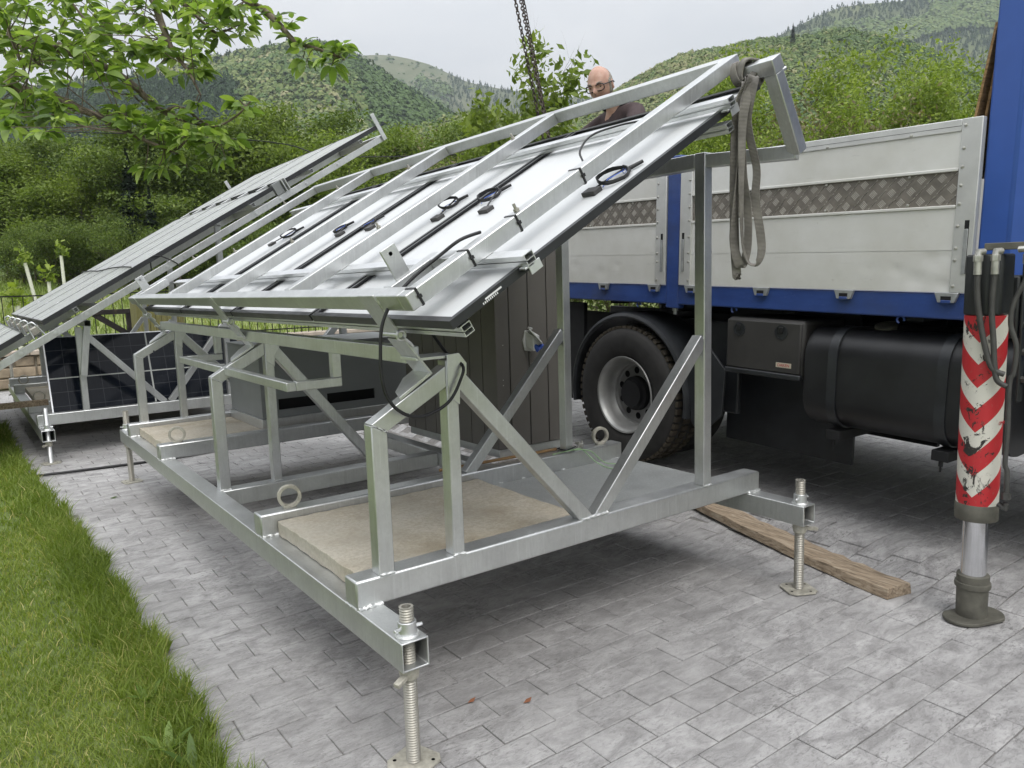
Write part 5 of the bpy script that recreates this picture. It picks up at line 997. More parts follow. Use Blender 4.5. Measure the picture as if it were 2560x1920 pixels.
for (x, y, hh, tl), wd in zip(shl, wds):
    g = field_h(x, y)-.08; d = Vector((math.sin(R(tl)), 0, math.cos(R(tl)))); t_ = thing('tree_guard', (x, y, g), 'pale plastic tree guard '+wd, 'tree guard', 'tree guards in the meadow')
    ob('guard_tube', MB().tube([Vector((x, y, g)), Vector((x, y, g))+d*hh], .055, 10), 'tube_guard', t_, 0, 60)
    P_ = Vector((x, y, g))+d*hh; c_ = np.array([tuple(P_+Vector((random.gauss(0, .10), random.gauss(0, .10), abs(random.gauss(.18, .16))))) for _ in range(70)]); e_ = rng.normal(size=(70, 2, 3))*.05
    vv = np.concatenate([c_-e_[:, 0], c_+e_[:, 1], c_+e_[:, 0], c_-e_[:, 1]], 1).reshape(-1, 3); mobj('sapling_leaves', npmesh('sapling_leaves', vv, np.arange(280).reshape(70, 4), rng.random(70)), 'leaf_lime', t_)
tag(ob('overhead_cable', MB().tube(catmull([at(-500, 230, 36), at(0, 372, 32), at(120, 402, 31), at(600, 352, 30), at(800, 383, 29), at(960, 386, 28), at(1250, 380, 26)][0:1]+[at(-500, 300, 33), at(560, 345, 30), at(800, 385, 29), at(960, 392, 28.5), at(1300, 380, 27)], 6), .022, 6), 'cable', None, 0, 60), 'thin dark overhead cable sagging in front of the trees', 'cable')
# little litter on the drive
for i, (u, v) in enumerate(((285, 1245), (470, 1330), (560, 1395), (1180, 1755), (1320, 1755), (820, 1390))):
    q = _CR @ Vector(((u-1280)/F_PX, -(v-960)/F_PX, -1)); p = _CL+q*(-_CL.z/q.z); s_ = (.035, .012, .010, .02, .022, .012)[i]
    tag(ob('fallen_leaf', MB().add([p+Vector((-s_, 0, .004)), p+Vector((0, -s_*.6, .008)), p+Vector((s_, .2*s_, .012)), p+Vector((.1*s_, s_*.6, .006))], [(0, 1, 2), (0, 2, 3)]), 'dry_leaf' if i else 'leaf_apple_obj'), ['green fallen leaf on the paving near the lawn', 'dark crumb on the paving beside the lawn edge', 'tiny dark scrap on the paving under the frame edge', 'brown weed tuft in a paving joint, left one', 'brown weed tuft in a paving joint, right one', 'tiny dark scrap on the paving under the long beam'][i], 'litter')

# ------------------------------------------------------------------ grass of the lawn
def blades(n, px, py, pz, hgt, wid, lean, rs):
    """n blades of two segments: 5 vertices, one quad and one triangle written as two quads"""
    a = rs.random(n)*2*math.pi; b = rs.random(n)*2*math.pi; c, s = np.cos(a), np.sin(a); l = lean*(.3+rs.random(n)); dx, dy = np.cos(b)*l*hgt, np.sin(b)*l*hgt
    V_ = np.zeros((n, 6, 3), np.float32)
    for k, (t, wf) in enumerate(((0, 1), (.55, .8), (1, .12))):
        x = px+dx*t*t; y = py+dy*t*t; z = pz+hgt*t*(1-.25*l*t)
        V_[:, 2*k] = np.stack([x-c*wid*wf, y-s*wid*wf, z], 1); V_[:, 2*k+1] = np.stack([x+c*wid*wf, y+s*wid*wf, z], 1)
    o = np.arange(n)[:, None]*6; F = np.concatenate([o+np.array([0, 1, 3, 2]), o+np.array([2, 3, 5, 4])], 1).reshape(-1, 4); return V_.reshape(-1, 3), F
le = np.vectorize(lawn_edge); Vs = []; Fs = []; Rn = []; base = 0
def patch(n, ya, yb, x_in, x_out, h_, w_, lean, rs, edge=False):
    global base
    y = ya+(yb-ya)*rs.random(n); ex = le(y)+.028*np.sin(y*9.3+np.sin(y*23))+.018*np.sin(y*31)
    x = ex-x_in-(x_out-x_in)*rs.random(n)**(1.8 if edge else 1.0)
    hh = h_*(.55+.9*rs.random(n)); 
    pn = .5+.5*np.sin(x*3.1+1.3*np.sin(y*2.3))*np.cos(y*2.7+np.sin(x*4.1)); col_ = np.clip(.18+.40*rs.random(n)+.28*pn+(rs.random(n) > .90)*.45-(.12 if edge else 0), 0, 1)
    v, f = blades(n, x, y, np.full(n, .010), hh, w_*(.7+.6*rs.random(n)), lean, rs); Vs.append(v); Fs.append(f+base); Rn.append(np.repeat(col_, 2)); base += len(v)
patch(26000, -.2, 1.6, .0, 1.0, .034, .0018, .9, rng); patch(24000, 1.6, 4.0, 0, 1.35, .038, .0024, .8, rng); patch(16000, 4, 8, 0, 1.9, .042, .0034, .7, rng); patch(7000, 8, 13.6, 0, 3.0, .05, .006, .6, rng)
patch(5200, -.2, 1.6, -.055, .15, .080, .0019, .8, rng, True); patch(6500, 1.6, 4, -.055, .17, .085, .0023, .75, rng, True); patch(5000, 4, 9, -.05, .22, .10, .0034, .7, rng, True)
tag(mobj('grass', npmesh('grass', np.concatenate(Vs), np.concatenate(Fs), np.concatenate(Rn)), 'grass'), 'mown green lawn grass with a long fringe along the paving', 'grass', kind='stuff')
# broad-leaved weeds in the fringe
def leaf_mesh(name, L, W, seed, curl=.25, fold=.18, seg=5):
    rs = random.Random(seed); m = MB()
    for i in range(seg+1):
        t = i/seg; w_ = W*math.sin(math.pi*min(1, t*.93+.05))**.75*(1-.25*t); z = -curl*L*t*t+rs.uniform(-.006, .006)*L; 
        m.v += [(L*t, -w_/2, z+fold*w_*.6), (L*t, 0, z), (L*t, w_/2, z+fold*w_*.6)]
    for i in range(seg):
        for k in (0, 1): m.f.append((i*3+k, (i+1)*3+k, (i+1)*3+k+1, i*3+k+1))
    return m.mesh(name, 60)
for k_, (x, y, lab) in enumerate(((-.60, .62, 'broad-leaved dock weed at the lawn edge nearest the camera'), (-.585, 1.02, 'broad-leaved weed in the grass fringe, second from the camera'), (-.56, .44, 'upright single weed leaf leaning over the paving'))):
    w_ = thing('weed', (x, y, .01), lab, 'weed')
    for i in range((5, 4, 2)[k_]):
        me = leaf_mesh('weed_leaf', (.11, .09, .13)[k_], .036, i+k_*7, .3, .2); me.materials.append(MAT['leaf_apple_obj'])
        mobj('weed_leaf', me, None, w_, Matrix.Translation((x, y, .01)) @ Matrix.Rotation(R(i*73+k_*40), 4, 'Z') @ Matrix.Rotation(R(-55 if k_ < 2 else -65), 4, 'Y'))
# ------------------------------------------------------------------ meadow tufts beyond the railing
n = 26000; yy = 14.3+22*rng.random(n)**.8; xx = -6+(24)*rng.random(n); zz = np.array([field_h(a, b) for a, b in zip(xx, yy)])-.06
v, f = blades(n, xx, yy, zz, .22*(.5+rng.random(n)), .018*(.6+rng.random(n)), .5, rng)
tag(mobj('meadow_grass', npmesh('meadow_grass', v, f, np.repeat(np.clip(.3+.5*rng.random(n)+.2*np.sin(xx*.9)*np.cos(yy*.7), 0, 1), 2)), 'meadow_grass'), 'rough pale green meadow grass beyond the railing', 'grass', kind='stuff')

# ------------------------------------------------------------------ trees
def tree_meshes(name, seed, leaves, lsize, crown_w=.42, low=.12, ntr=1, droop=0.0, clr=.035):
    """unit-height tree: wood mesh and leaf mesh"""
    rs = np.random.default_rng(seed); rd = random.Random(seed); wood = MB(); tips = []
    def branch(p, d, L, r, lvl):
        pts = [p]; q = p.copy(); dd = d.copy(); n = 5
        for i in range(n):
            dd = (dd+Vector((rd.gauss(0, .16), rd.gauss(0, .16), rd.gauss(.05, .10)-droop*.1))).normalized(); q = q+dd*L/n; pts.append(q.copy())
        wood.tube(pts, [r*(1-.75*i/n) for i in range(n+1)], 5 if lvl else 7, False)
        if lvl >= 2: tips.extend(pts[1:]); return
        for i in range(1, n+1):
            for _ in range(2 if lvl == 0 else 2):
                if i < 2 and lvl == 0 and rd.random() < .5: continue
                a = rd.random()*2*math.pi; side = Vector((math.cos(a), math.sin(a), rd.uniform(-.05, .75))).normalized()
                nd = (dd*.35+side).normalized(); branch(pts[i], nd, L*rd.uniform(.42, .62)*(1-.06*i), r*.42*(1-.12*i), lvl+1)
        tips.append(pts[-1])
    for s in range(ntr):
        a = rd.random()*6.28; lean_ = .02 if ntr == 1 else .22; d = Vector((math.cos(a)*lean_, math.sin(a)*lean_, 1)).normalized(); branch(Vector((math.cos(a)*.02*ntr, math.sin(a)*.02*ntr, -.01)), d, .78 if ntr == 1 else rd.uniform(.6, .8), .022 if ntr == 1 else .012, 0)
    T = np.array([tuple(t) for t in tips]); rad = np.hypot(T[:, 0], T[:, 1]); T = T[(T[:, 2] > low)]
    T[:, 2] *= 1/ max(.01, T[:, 2].max())
    sc = crown_w/max(.01, np.percentile(np.hypot(T[:, 0], T[:, 1]), 95)); sc = min(sc, 1.6); T[:, :2] *= sc
    W_v = [(x*sc, y*sc, z) for x, y, z in wood.v]; wood.v = W_v
    idx = rs.integers(0, len(T), leaves); cl_r = clr*(1+.6*rs.random(len(T))); C_ = T[idx]+rs.normal(size=(leaves, 3))*cl_r[idx][:, None]*np.array([1, 1, .75])
    C_[:, 2] = np.clip(C_[:, 2], low*.6, 1.02)
    u = rs.normal(size=(leaves, 3)); u /= np.linalg.norm(u, axis=1)[:, None]; w2 = np.cross(u, rs.normal(size=(leaves, 3))); w2 /= np.linalg.norm(w2, axis=1)[:, None]; sz = lsize*(.55+.9*rs.random(leaves))[:, None]
    V_ = np.stack([C_-u*sz, C_+w2*sz*.45, C_+u*sz, C_-w2*sz*.45], 1).reshape(-1, 3); F = np.arange(leaves*4).reshape(-1, 4)
    tone = rs.random(len(T)); R_ = np.clip(.55*tone[idx]+.45*rs.random(leaves), 0, 1)
    return wood.mesh(name+'_wood', 60), npmesh(name+'_leaves', V_, F, R_)
KINDS = {}
for k_, (mat, barkm, args) in {'alder': ('leaf_mid', 'bark', dict(leaves=26000, lsize=.0105, crown_w=.40, low=.08)), 'alder2': ('leaf_dark', 'bark', dict(leaves=26000, lsize=.0105, crown_w=.46, low=.06)),
      'willow': ('leaf_lime', 'pale_bark', dict(leaves=12000, lsize=.0085, crown_w=.24, low=.22, ntr=3, clr=.022)), 'sapling': ('leaf_lime', 'pale_bark', dict(leaves=7500, lsize=.008, crown_w=.15, low=.25, ntr=3, clr=.018)), 'scrub': ('leaf_brown', 'pale_bark', dict(leaves=2600, lsize=.010, crown_w=.32, low=.15, ntr=4)),
      'hazel': ('leaf_mid', 'bark', dict(leaves=11000, lsize=.012, crown_w=.22, low=.25, ntr=3, clr=.016)), 'bush': ('leaf_dark', 'bark', dict(leaves=16000, lsize=.014, crown_w=.75, low=.04, ntr=4))}.items():
    for vr in range(2 if k_ not in ('hazel',) else 1):
        wm, lm = tree_meshes(k_, hash_ := (sum(map(ord, k_))+vr*31), **args); wm.materials.append(MAT[barkm]); lm.materials.append(MAT[mat]); KINDS[k_, vr] = (wm, lm)
def tree(kind, x, y, H, label, group, name='tree', g=None, vr=None, sx=1.0):
    vr = random.randrange(2) if vr is None else vr; 
    if (kind, vr) not in KINDS: vr = 0
    wm, lm = KINDS[kind, vr]; z = field_h(x, y)-.08 if g is None else g
    t = thing(name, (x, y, z), label, 'tree' if name != 'bush' else 'bush', group); M = Matrix.Translation((x, y, z)) @ Matrix.Rotation(random.random()*6.28, 4, 'Z') @ Matrix.Diagonal((H*sx, H*sx, H, 1))
    mobj('trunk' if name != 'bush' else 'stem', wm, None, t, M); mobj('crown', lm, None, t, M); return t
def place(u, vtop, d):
    p = at(u, 700, d); top = at(u, vtop, d); return p.x, p.y, top.z
n_ = 0
left = [(-170, 300, 40), (-60, 340, 36), (40, 372, 39), (110, 352, 33), (185, 338, 36), (255, 372, 34), (320, 350, 37), (385, 375, 33), (455, 350, 36), (520, 335, 38), (585, 322, 35), (650, 330, 37), (715, 298, 38), (775, 318, 41), (840, 330, 36), (900, 352, 40), (960, 338, 44), (1030, 330, 40), (1100, 335, 46), (1165, 318, 52), (1230, 325, 48)]
ordn = ['first', 'second', 'third', 'fourth', 'fifth', 'sixth', 'seventh', 'eighth', 'ninth', 'tenth', 'eleventh', 'twelfth', 'thirteenth', 'fourteenth', 'fifteenth', 'sixteenth', 'seventeenth', 'eighteenth', 'nineteenth', 'twentieth', 'twenty-first', 'twenty-second']
for i, (u, v, d) in enumerate(left):
    x, y, zt = place(u, v, d); kind = ('alder', 'alder2', 'willow')[(i*7) % 3] if i < 15 else ('alder2', 'alder', 'scrub')[i % 3]
    g = field_h(x, y)-.08; tree(kind, x, y, zt-g, 'leafy tree behind the meadow, %s from the left of the tree line' % ordn[i], 'tree line behind the meadow', kind.rstrip('2')+'_tree', g, None, 1.25)
for i in range(20):
    u = -150+i*72; d = 29+4*random.random() if i < 12 else 33+8*random.random(); x, y, zt = place(u, random.uniform(520, 590), d); g = field_h(x, y)-.1
    tree('bush', x, y, max(1.4, zt-g), 'dense green bush at the foot of the tree line, %s from the left' % ordn[i], 'bushes below the tree line', 'bush', g)
x, y, zt = place(345, 385, 34); 
right = [(1470, 330, 30, 'willow'), (1560, 325, 27, 'willow'), (1650, 300, 29, 'willow'), (1720, 255, 26, 'sapling'), (1790, 225, 30, 'willow'), (1850, 180, 27, 'willow'), (1915, 128, 29, 'willow'), (2040, 210, 27, 'scrub'), (2090, 185, 24, 'sapling'), (2150, 135, 27, 'willow'), (2215, 190, 23, 'scrub'), (2265, 150, 25, 'sapling'), (2325, 112, 27, 'sapling'), (2380, 165, 25, 'willow'), (2440, 150, 28, 'sapling'), (2520, 150, 26, 'willow'), (2600, 130, 27, 'willow')]
for i, (u, v, d, kind) in enumerate(right):
    x, y, zt = place(u, v, d); tree(kind, x, y, zt, 'slender spring tree rising behind the lorry, %s from the left' % ordn[i], 'trees behind the lorry', kind+'_tree', 0.0)
for i in range(6):
    u = 1440+i*85; d = 18+3*random.random(); x, y, zt = place(u, random.uniform(395, 430), d); tree('bush' if i % 3 else 'scrub', x, y, zt, 'low bush showing just above the sideboard, %s from the left' % ordn[i], 'bushes behind the lorry', 'bush', 0.0, None, .8)
def fir_mesh(seed, n=2600):
    rs = np.random.default_rng(seed); z = rs.random(n)**.8; lay = np.sin(z*70)*.5+.5; r = (1-z)*.20*(.55+.45*lay)*np.sqrt(rs.random(n)); a = rs.random(n)*6.283; C_ = np.stack([np.cos(a)*r, np.sin(a)*r, .05+.95*z-.25*r], 1)
    u = np.stack([np.cos(a), np.sin(a), -.35+.2*rs.normal(size=n)], 1)*.035*(1.15-z)[:, None]; w2 = np.stack([-np.sin(a), np.cos(a), .3*rs.normal(size=n)], 1)*.012
    me = npmesh('fir_leaves', np.stack([C_-u, C_+w2, C_+u, C_-w2], 1).reshape(-1, 3), np.arange(n*4).reshape(-1, 4), rs.random(n)); me.materials.append(MAT['leaf_fir'])
    wm = MB().tube([(0, 0, -.02), (0, 0, .5), (0, 0, .97)], [.014, .008, .002], 6, False).mesh('fir_trunk', 60); wm.materials.append(MAT['bark']); return wm, me
KINDS['fir', 0] = fir_mesh(3); KINDS['fir', 1] = fir_mesh(4)
for u, vt, d, lab in ((345, 378, 31, 'dark fir standing in front of the leafy tree line'), (392, 470, 30, 'smaller dark fir low in the tree line, right of the taller fir'), (1972, 84, 300, 'single dark spruce on the crest of the right hill')):
    x, y, zt = place(u, vt, d); g = field_h(x, y)-.1 if d < 100 else at(u, 132, d).z; tree('fir', x, y, zt-g, lab, None, 'fir_tree', g)
x, y, zt = place(1275, 128, 13); tree('hazel', x, y, zt, 'small leafy tree beside the hanging chains', None, 'hazel_tree', 0.0, 0)
x, y, zt = place(1345, 205, 14); tw = thing('bare_tree', (x, y, 0), 'bare twiggy tree between the chains and the man', 'tree'); m = MB(); rd = random.Random(5)
def twig(p, d, L, r, lv):
    pts = [p]; q = p.copy()
    for i in range(4): d = (d+Vector((rd.gauss(0, .10), rd.gauss(0, .10), .10))).normalized(); q = q+d*L/4; pts.append(q.copy())
    m.tube(pts, [r*(1-.16*i) for i in range(5)], 5, False)
    if lv < 3:
        for i in (2, 3, 4): a = rd.random()*6.28; twig(pts[i], (d*.9+Vector((math.cos(a), math.sin(a), .2))*.55).normalized(), L*.55, r*.5, lv+1)
twig(Vector((x, y, 0)), Vector((0, 0, 1)), zt*.52, .05, 0); ob('trunk', m, 'pale_bark', tw, 0, 60)

# ------------------------------------------------------------------ apple tree whose boughs hang into the picture
apple = thing('apple_tree', (-2.9, 2.6, 0), 'apple tree bough hanging in from the upper left corner', 'tree')
wood = MB()
def bough(pts, r0, r1): 
    P = catmull([at(*p) for p in pts], 6); n = len(P); wood.tube(P, [r0+(r1-r0)*i/(n-1) for i in range(n)], 7); return P
B = []
trunk = catmull([Vector((-2.9, 2.6, -.05)), Vector((-2.86, 2.58, .8)), Vector((-2.75, 2.5, 1.5)), Vector((-2.5, 2.3, 2.1))], 6); wood.tube(trunk, [.13-.03*i/(len(trunk)-1) for i in range(len(trunk))], 10)
st_ = at(-330, 150, 3.0); wood.tube(catmull([Vector((-2.5, 2.3, 2.1)), Vector((-2.1, 1.9, 2.45)), st_, at(-60, 88, 2.75)], 6), [.09-.065*i/18 for i in range(19)], 9)
B.append(bough([(-60, 88, 2.75), (0, 94, 2.7), (77, 106, 2.65), (145, 118, 2.6), (205, 142, 2.55), (241, 159, 2.52), (289, 183, 2.5), (337, 217, 2.46), (374, 253, 2.44), (410, 280, 2.42), (460, 300, 2.4), (506, 314, 2.38), (548, 350, 2.36)], .022, .004))
B.append(bough([(410, 280, 2.42), (440, 268, 2.4), (470, 276, 2.38), (498, 300, 2.37), (540, 316, 2.36), (590, 291, 2.34), (626, 254, 2.33)], .006, .0025))
B.append(bough([(-330, 150, 3.0), (-120, 175, 2.6), (-20, 205, 2.45), (70, 228, 2.4), (150, 251, 2.38), (205, 275, 2.36), (253, 294, 2.34), (301, 321, 2.32), (360, 350, 2.3), (430, 378, 2.3)], .02, .004))
B.append(bough([(-330, 150, 3.0), (-150, -70, 2.8), (120, -110, 2.6), (330, -60, 2.5), (383, 0, 2.45), (400, 48, 2.42), (419, 96, 2.4), (434, 130, 2.4), (470, 178, 2.38), (502, 238, 2.36)], .022, .003))
B.append(bough([(120, -110, 2.6), (420, -120, 2.5), (560, -50, 2.42), (616, 0, 2.4), (658, 25, 2.38), (696, 59, 2.37), (726, 93, 2.36), (751, 110, 2.36), (793, 122, 2.35), (840, 139, 2.35), (862, 150, 2.35)], .016, .003))
B.append(bough([(330, -60, 2.5), (440, -5, 2.5), (477, 25, 2.48), (506, 55, 2.46), (545, 82, 2.45), (600, 60, 2.44)], .009, .003))
B.append(bough([(-40, -20, 2.4), (0, 24, 2.38), (14, 63, 2.36), (36, 116, 2.34), (55, 164, 2.33), (70, 193, 2.32)], .008, .003))
B.append(bough([(48, 113, 2.6), (72, 140, 2.55), (96, 159, 2.52), (133, 171, 2.5)], .005, .002)); B.append(bough([(118, 116, 2.58), (169, 113, 2.55), (205, 101, 2.52), (241, 89, 2.5), (290, 78, 2.48)], .007, .003))
B.append(bough([(241, 159, 2.52), (232, 110, 2.5), (226, 70, 2.5), (190, 20, 2.5), (160, -20, 2.5)], .006, .003)); B.append(bough([(310, 205, 2.48), (340, 245, 2.46), (375, 275, 2.45)], .004, .002)); B.append(bough([(253, 294, 2.34), (300, 285, 2.33), (340, 297, 2.32), (372, 315, 2.32)], .0035, .002))
zones = [(0, 520, -10, 130, 82, 2.2, 2.9), (0, 330, 100, 185, 32, 2.2, 2.8), (-10, 175, 190, 335, 30, 2.05, 2.4), (300, 520, 285, 360, 17, 2.25, 2.4), (450, 625, 5, 90, 20, 2.35, 2.5), (740, 875, 108, 160, 10, 2.33, 2.37), (355, 470, 375, 420, 5, 2.3, 2.4), (515, 590, 300, 395, 7, 2.3, 2.4), (590, 640, 245, 300, 4, 2.32, 2.36), (488, 520, 225, 262, 2, 2.35, 2.37), (380, 505, 110, 185, 13, 2.35, 2.5), (255, 312, 205, 285, 4, 2.35, 2.45), (670, 740, 25, 75, 3, 2.36, 2.38), (160, 250, 280, 300, 2, 2.34, 2.38)]
LV = [leaf_mesh('leaf', 1.0, .56, s, (.15, .35, .5, .25)[s % 4], (.15, .35, .25, .5)[s % 4]) for s in range(6)]
for me in LV: me.materials.append(MAT['leaf_apple_obj'])
allB = [p for b_ in B for p in b_]; leaves = []; rd = random.Random(11)
for (x0, x1, y0_, y1_, n, d0, d1) in zones:
    for _ in range(n):
        c = at(rd.uniform(x0, x1), rd.uniform(y0_, y1_), rd.uniform(d0, d1)); nb_ = min(allB, key=lambda p: (p-c).length_squared)
        wood.tube([nb_, nb_.lerp(c, .5)+Vector((0, 0, rd.uniform(-.01, .02))), c], [.0022, .0018, .0015], 4, False)
        ax = (c-nb_).normalized() if (c-nb_).length > .01 else Vector((0, 0, 1))
        for k_ in range(rd.randint(6, 11)):
            a = rd.random()*6.28; dirv = Vector((math.cos(a), math.sin(a), rd.uniform(-.55, .35))); dirv = (dirv+ax*.35).normalized(); L = rd.uniform(.026, .056)
            sd2 = dirv.cross(Vector((0, 0, 1))).normalized(); nn = sd2.cross(dirv).normalized(); roll = rd.gauss(0, .6); s2 = sd2*math.cos(roll)+nn*math.sin(roll); n2 = dirv.cross(s2)*-1
            leaves.append((L, frame_M(c+dirv*.012, dirv*L, -s2*L, n2*L), rd.randrange(6)))
for b_ in B:
    for p in b_[::3]:
        if rd.random() < .45:
            for k_ in range(rd.randint(3, 6)):
                a = rd.random()*6.28; dirv = Vector((math.cos(a), math.sin(a), rd.uniform(-.4, .5))).normalized(); L = rd.uniform(.024, .05); sd2 = dirv.cross(Vector((0, 0, 1))).normalized(); nn = sd2.cross(dirv)
                leaves.append((L, frame_M(p+dirv*.01, dirv*L, -sd2*L, nn*L), rd.randrange(6)))
def shows(M):
    q = _CR.transposed() @ (M.translation-_CL); u, v = 1280+F_PX*q.x/-q.z, 960-F_PX*q.y/-q.z; return -q.z if 0 < u < 2560 and 0 < v < 1920 else 99
leaves.sort(key=lambda t: shows(t[1])/t[0])
for L, M, k_ in leaves[:300]: mobj('leaf', LV[k_], None, apple, M)
vv, ff, rr = [], [], []; nvv = 0
for L, M, k_ in leaves[300:]:
    me = LV[k_]; co = np.array([tuple(M @ v.co) for v in me.vertices]); vv.append(co); fc = np.array([tuple(p.vertices) for p in me.polygons]); ff.append(fc+nvv); rr.append(np.full(len(fc), rd.random())); nvv += len(co)
tag(mobj('foliage', npmesh('foliage', np.concatenate(vv), np.concatenate(ff), np.concatenate(rr), True), 'leaf_apple', apple), kind='stuff')
ob('trunk', wood, 'bark', apple, 0, 60)

# ------------------------------------------------------------------ hills with their woods
NQ = 30
def puff(rs, con):
    # one crown: leaf masses spread over a dome (or a spire)
    n = NQ; a = rs.random(n)*2*math.pi; z = rs.random(n)**.8; r = (1-z)*.9+.08 if con else np.sqrt(np.clip(1-(z*.95)**2, 0, 1))
    nrm = np.stack([np.cos(a)*r, np.sin(a)*r, z*(.4 if con else 1.0)], 1); c = np.stack([np.cos(a)*r, np.sin(a)*r, z], 1)*(.82+.28*rs.random(n))[:, None]
    nrm = nrm/np.linalg.norm(nrm, axis=1)[:, None]+rs.normal(size=(n, 3))*.18; t1 = np.cross(nrm, rs.normal(size=(n, 3))); t1 /= np.linalg.norm(t1, axis=1)[:, None]; t2 = np.cross(nrm, t1); t2 /= np.linalg.norm(t2, axis=1)[:, None]
    s1 = (.18 if con else .29)*(.7+.6*rs.random(n))[:, None]; s2 = s1*(.7+.4*rs.random(n))[:, None]
    return np.stack([c-t1*s1, c+t2*s2, c+t1*s1, c-t2*s2], 1).reshape(-1, 3)
PUFF = {k: [puff(np.random.default_rng(i+50*k), k) for i in range(14)] for k in (0, 1)}; QF = np.arange(NQ*4).reshape(-1, 4)
def vnoise(x, y, s):
    return (math.sin(x*.013*s+1.7*math.sin(y*.011*s+s))+math.sin(y*.017*s+1.3*math.sin(x*.009*s+2*s)))*.5
def hill(name, ridge, d_ridge, d_foot, base_px, zones_fn, label, nblob, size, mat='hill_ground', seed=0, rows=26, rough=1.0, back=1.25, profile=1.15):
    """ridge: (u, v) of the crest as seen; terrain falls from it to the valley floor"""
    us = np.arange(ridge[0][0], ridge[-1][0]+1, 22.0); vs_ = np.interp(us, [r[0] for r in ridge], [r[1] for r in ridge]); rs = np.random.default_rng(seed); m = MB(); P = []
    for u, v in zip(us, vs_):
        d = d_ridge(u) if callable(d_ridge) else d_ridge; top = at(u, v, d); foot = at(u, 700, d_foot); foot.z = 4.0; bk = _CL+(top-_CL)*back; bk.z = max(5, top.z*.55); colm = []
        for j in range(rows+1):
            t = j/rows; p = foot.lerp(top, t); p.z = foot.z+(top.z-foot.z)*(t**profile); p.z += rough*(top.z-foot.z)*.05*vnoise(p.x, p.y, 2.0)*math.sin(math.pi*t); colm.append(p)
        colm += [top.lerp(bk, .5)+Vector((0, 0, (top.z-bk.z)*.15)), bk]; P.append(colm)
    nr = rows+3; m.v = [tuple(p) for c in P for p in c]; m.f = [(i*nr+j, (i+1)*nr+j, (i+1)*nr+j+1, i*nr+j+1) for i in range(len(P)-1) for j in range(nr-1)]
    tag(ob(name, m, mat, None, 0, 60), kind='structure')
    if not nblob: return
    A_ = np.array([[tuple(p) for p in c[:rows+1]] for c in P]); nu_ = len(P)
    a = rs.random(nblob)*(nu_-1.001); b = rs.random(nblob)**.8*(rows-.001); i, j = a.astype(int), b.astype(int); fa, fb = (a-i)[:, None], (b-j)[:, None]
    C_ = (A_[i, j]*(1-fa)+A_[i+1, j]*fa)*(1-fb)+(A_[i, j+1]*(1-fa)+A_[i+1, j+1]*fa)*fb
    U = us[i]+fa[:, 0]*22; tt = b/rows; vv, ff, rr = [], [], []; k = 0
    for q in range(nblob):
        z = zones_fn(U[q], tt[q], rs, C_[q])
        if z is None: continue
        tone, con, sc_ = z; s = size*sc_*(.65+.7*rs.random()); v = PUFF[int(bool(con))][rs.integers(14)]
        sh = np.array([s*.34, s*.34, s*1.0]) if con else np.array([s*.62, s*.62, s*.62])
        vv.append(v*sh+C_[q]-np.array([0, 0, sh[2]*.12])); ff.append(QF+k); rr.append(np.clip(tone+.035*rs.normal(size=NQ), 0, 1)); k += NQ*4
    tag(mobj(name+'_wood', npmesh(name+'_wood', np.concatenate(vv), np.concatenate(ff), np.concatenate(rr), False), 'canopy'), label, 'forest', kind='stuff')
def z_left(u, t, rs, c):
    n1 = vnoise(c[0], c[1], 1.6)+.5*vnoise(c[0], c[1], 4.1)
    if u < 620 and .25 < t < .93-max(0, (u-380))*.0011 and u < 640-(1-t)*120: return (.05+.10*rs.random(), rs.random() < .8, 1.0)         # conifer block
    if t > .93 and rs.random() < .35: return (.08, True, .9)
    if u > 860+(1-t)*140: return (.30+.18*rs.random()+.05*n1, rs.random() < .04, .95)                                                       # green spur
    return (np.clip(.62+.22*n1+.16*rs.normal(), .22, .98), False, .9 if rs.random() < .7 else .55)
def z_far(u, t, rs, c):
    if u > 1120 and t > .62: return (.06+.07*rs.random(), True, .8)
    if t > (.90 if u > 1040 else .84)+.05*vnoise(c[0], c[1], 1.0): return (.35, False, .45) if rs.random() < .22 else None
    return (.42+.16*rs.random(), False, 1.15)
def z_right(u, t, rs, c):
    n1 = vnoise(c[0], c[1], 2.3); return (np.clip(.60+.22*n1+.15*rs.normal(), .3, .95), rs.random() < .01, .8)
def z_right_far(u, t, rs, c):
    if t > .90-(u-2300)*.0001 and u < 2330: return (.06+.06*rs.random(), True, .75)
    if .42 < t < .74-(2300-u)*.0002: return (.07+.07*rs.random(), True, .8)
    return (.50+.16*rs.random(), False, 1.25)
hill('far_hill', [(500, 330), (700, 250), (800, 180), (880, 141), (935, 137), (975, 138), (1020, 146), (1073, 161), (1131, 188), (1167, 205), (1240, 220), (1343, 237), (1425, 243), (1500, 243), (1600, 250), (1800, 270)], 1150, 620, 0, z_far, 'far woods below the grassy hilltop', 7500, 9, 'hill_grass', 3)
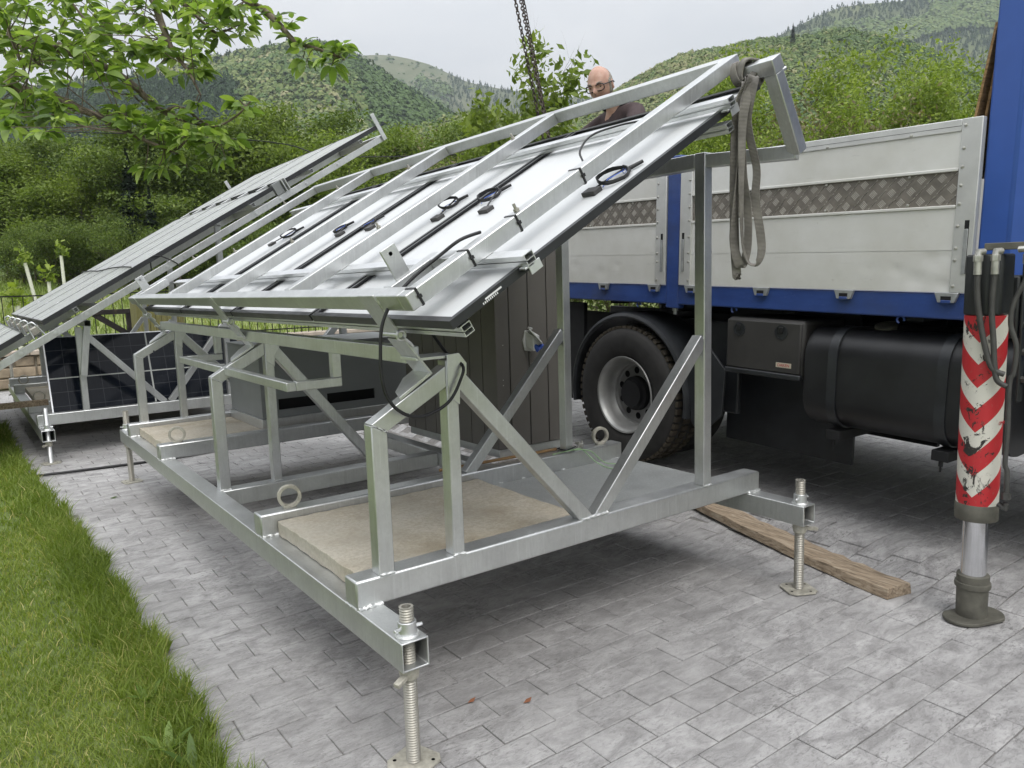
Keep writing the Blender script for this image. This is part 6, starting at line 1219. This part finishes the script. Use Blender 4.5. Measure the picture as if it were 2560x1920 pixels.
hill('left_hill', [(-400, 262), (-150, 240), (0, 226), (120, 214), (229, 200), (330, 188), (430, 172), (527, 149), (625, 131), (682, 118), (733, 111), (787, 107), (823, 116), (870, 134), (910, 155), (950, 178), (1004, 214), (1059, 250), (1124, 288), (1200, 325), (1300, 370)], 470, 150, 0, z_left, 'spring woods with a dark conifer block on the left hill', 17000, 5.0, 'hill_ground', 1)
hill('right_far_hill', [(1750, 330), (1850, 170), (1949, 88), (1985, 70), (2048, 38), (2102, 18), (2170, 9), (2265, 2), (2400, -30), (2600, -60), (2760, -50)], 900, 480, 0, z_right_far, 'pale green and dark conifer woods on the far right hill', 9500, 8, 'hill_ground', 5)
hill('right_hill', [(1330, 330), (1440, 285), (1500, 252), (1560, 217), (1600, 192), (1650, 167), (1691, 145), (1741, 131), (1813, 120), (1872, 108), (1922, 99), (1967, 96), (2012, 95), (2071, 78), (2125, 76), (2193, 90), (2261, 108), (2329, 133), (2419, 181), (2550, 240), (2750, 320)], 330, 110, 0, z_right, 'brown green scrub woods on the nearer right hill', 13000, 3.2, 'hill_ground', 7)
hill('valley_rise', [(880, 380), (960, 352), (1040, 330), (1120, 300), (1180, 285), (1240, 290), (1320, 305), (1420, 320), (1500, 330), (1600, 345)], 240, 90, 0, lambda u, t, rs, c: (np.clip(.68+.15*rs.normal(), .2, .95), rs.random() < .06, .8), 'brownish scrub on the low rise in the valley', 4000, 3.2, 'hill_ground', 9)

# ------------------------------------------------------------------ the air of the valley
hz = MB().box(-1400, -1100, -3, 1700, 1750, 330); hm_ = bpy.data.materials.new('haze'); hm_.use_nodes = True; q = hm_.node_tree; q.nodes.clear()
ho = q.nodes.new('ShaderNodeOutputMaterial'); pv = q.nodes.new('ShaderNodeVolumePrincipled'); pv.inputs['Color'].default_value = (.80, .88, .97, 1); pv.inputs['Density'].default_value = .00026; pv.inputs['Anisotropy'].default_value = .2
q.links.new(pv.outputs[0], ho.inputs['Volume']); MAT['haze'] = hm_
tag(ob('haze', hz, 'haze', None, 0, 0), 'thin pale haze filling the valley', 'haze', kind='stuff')
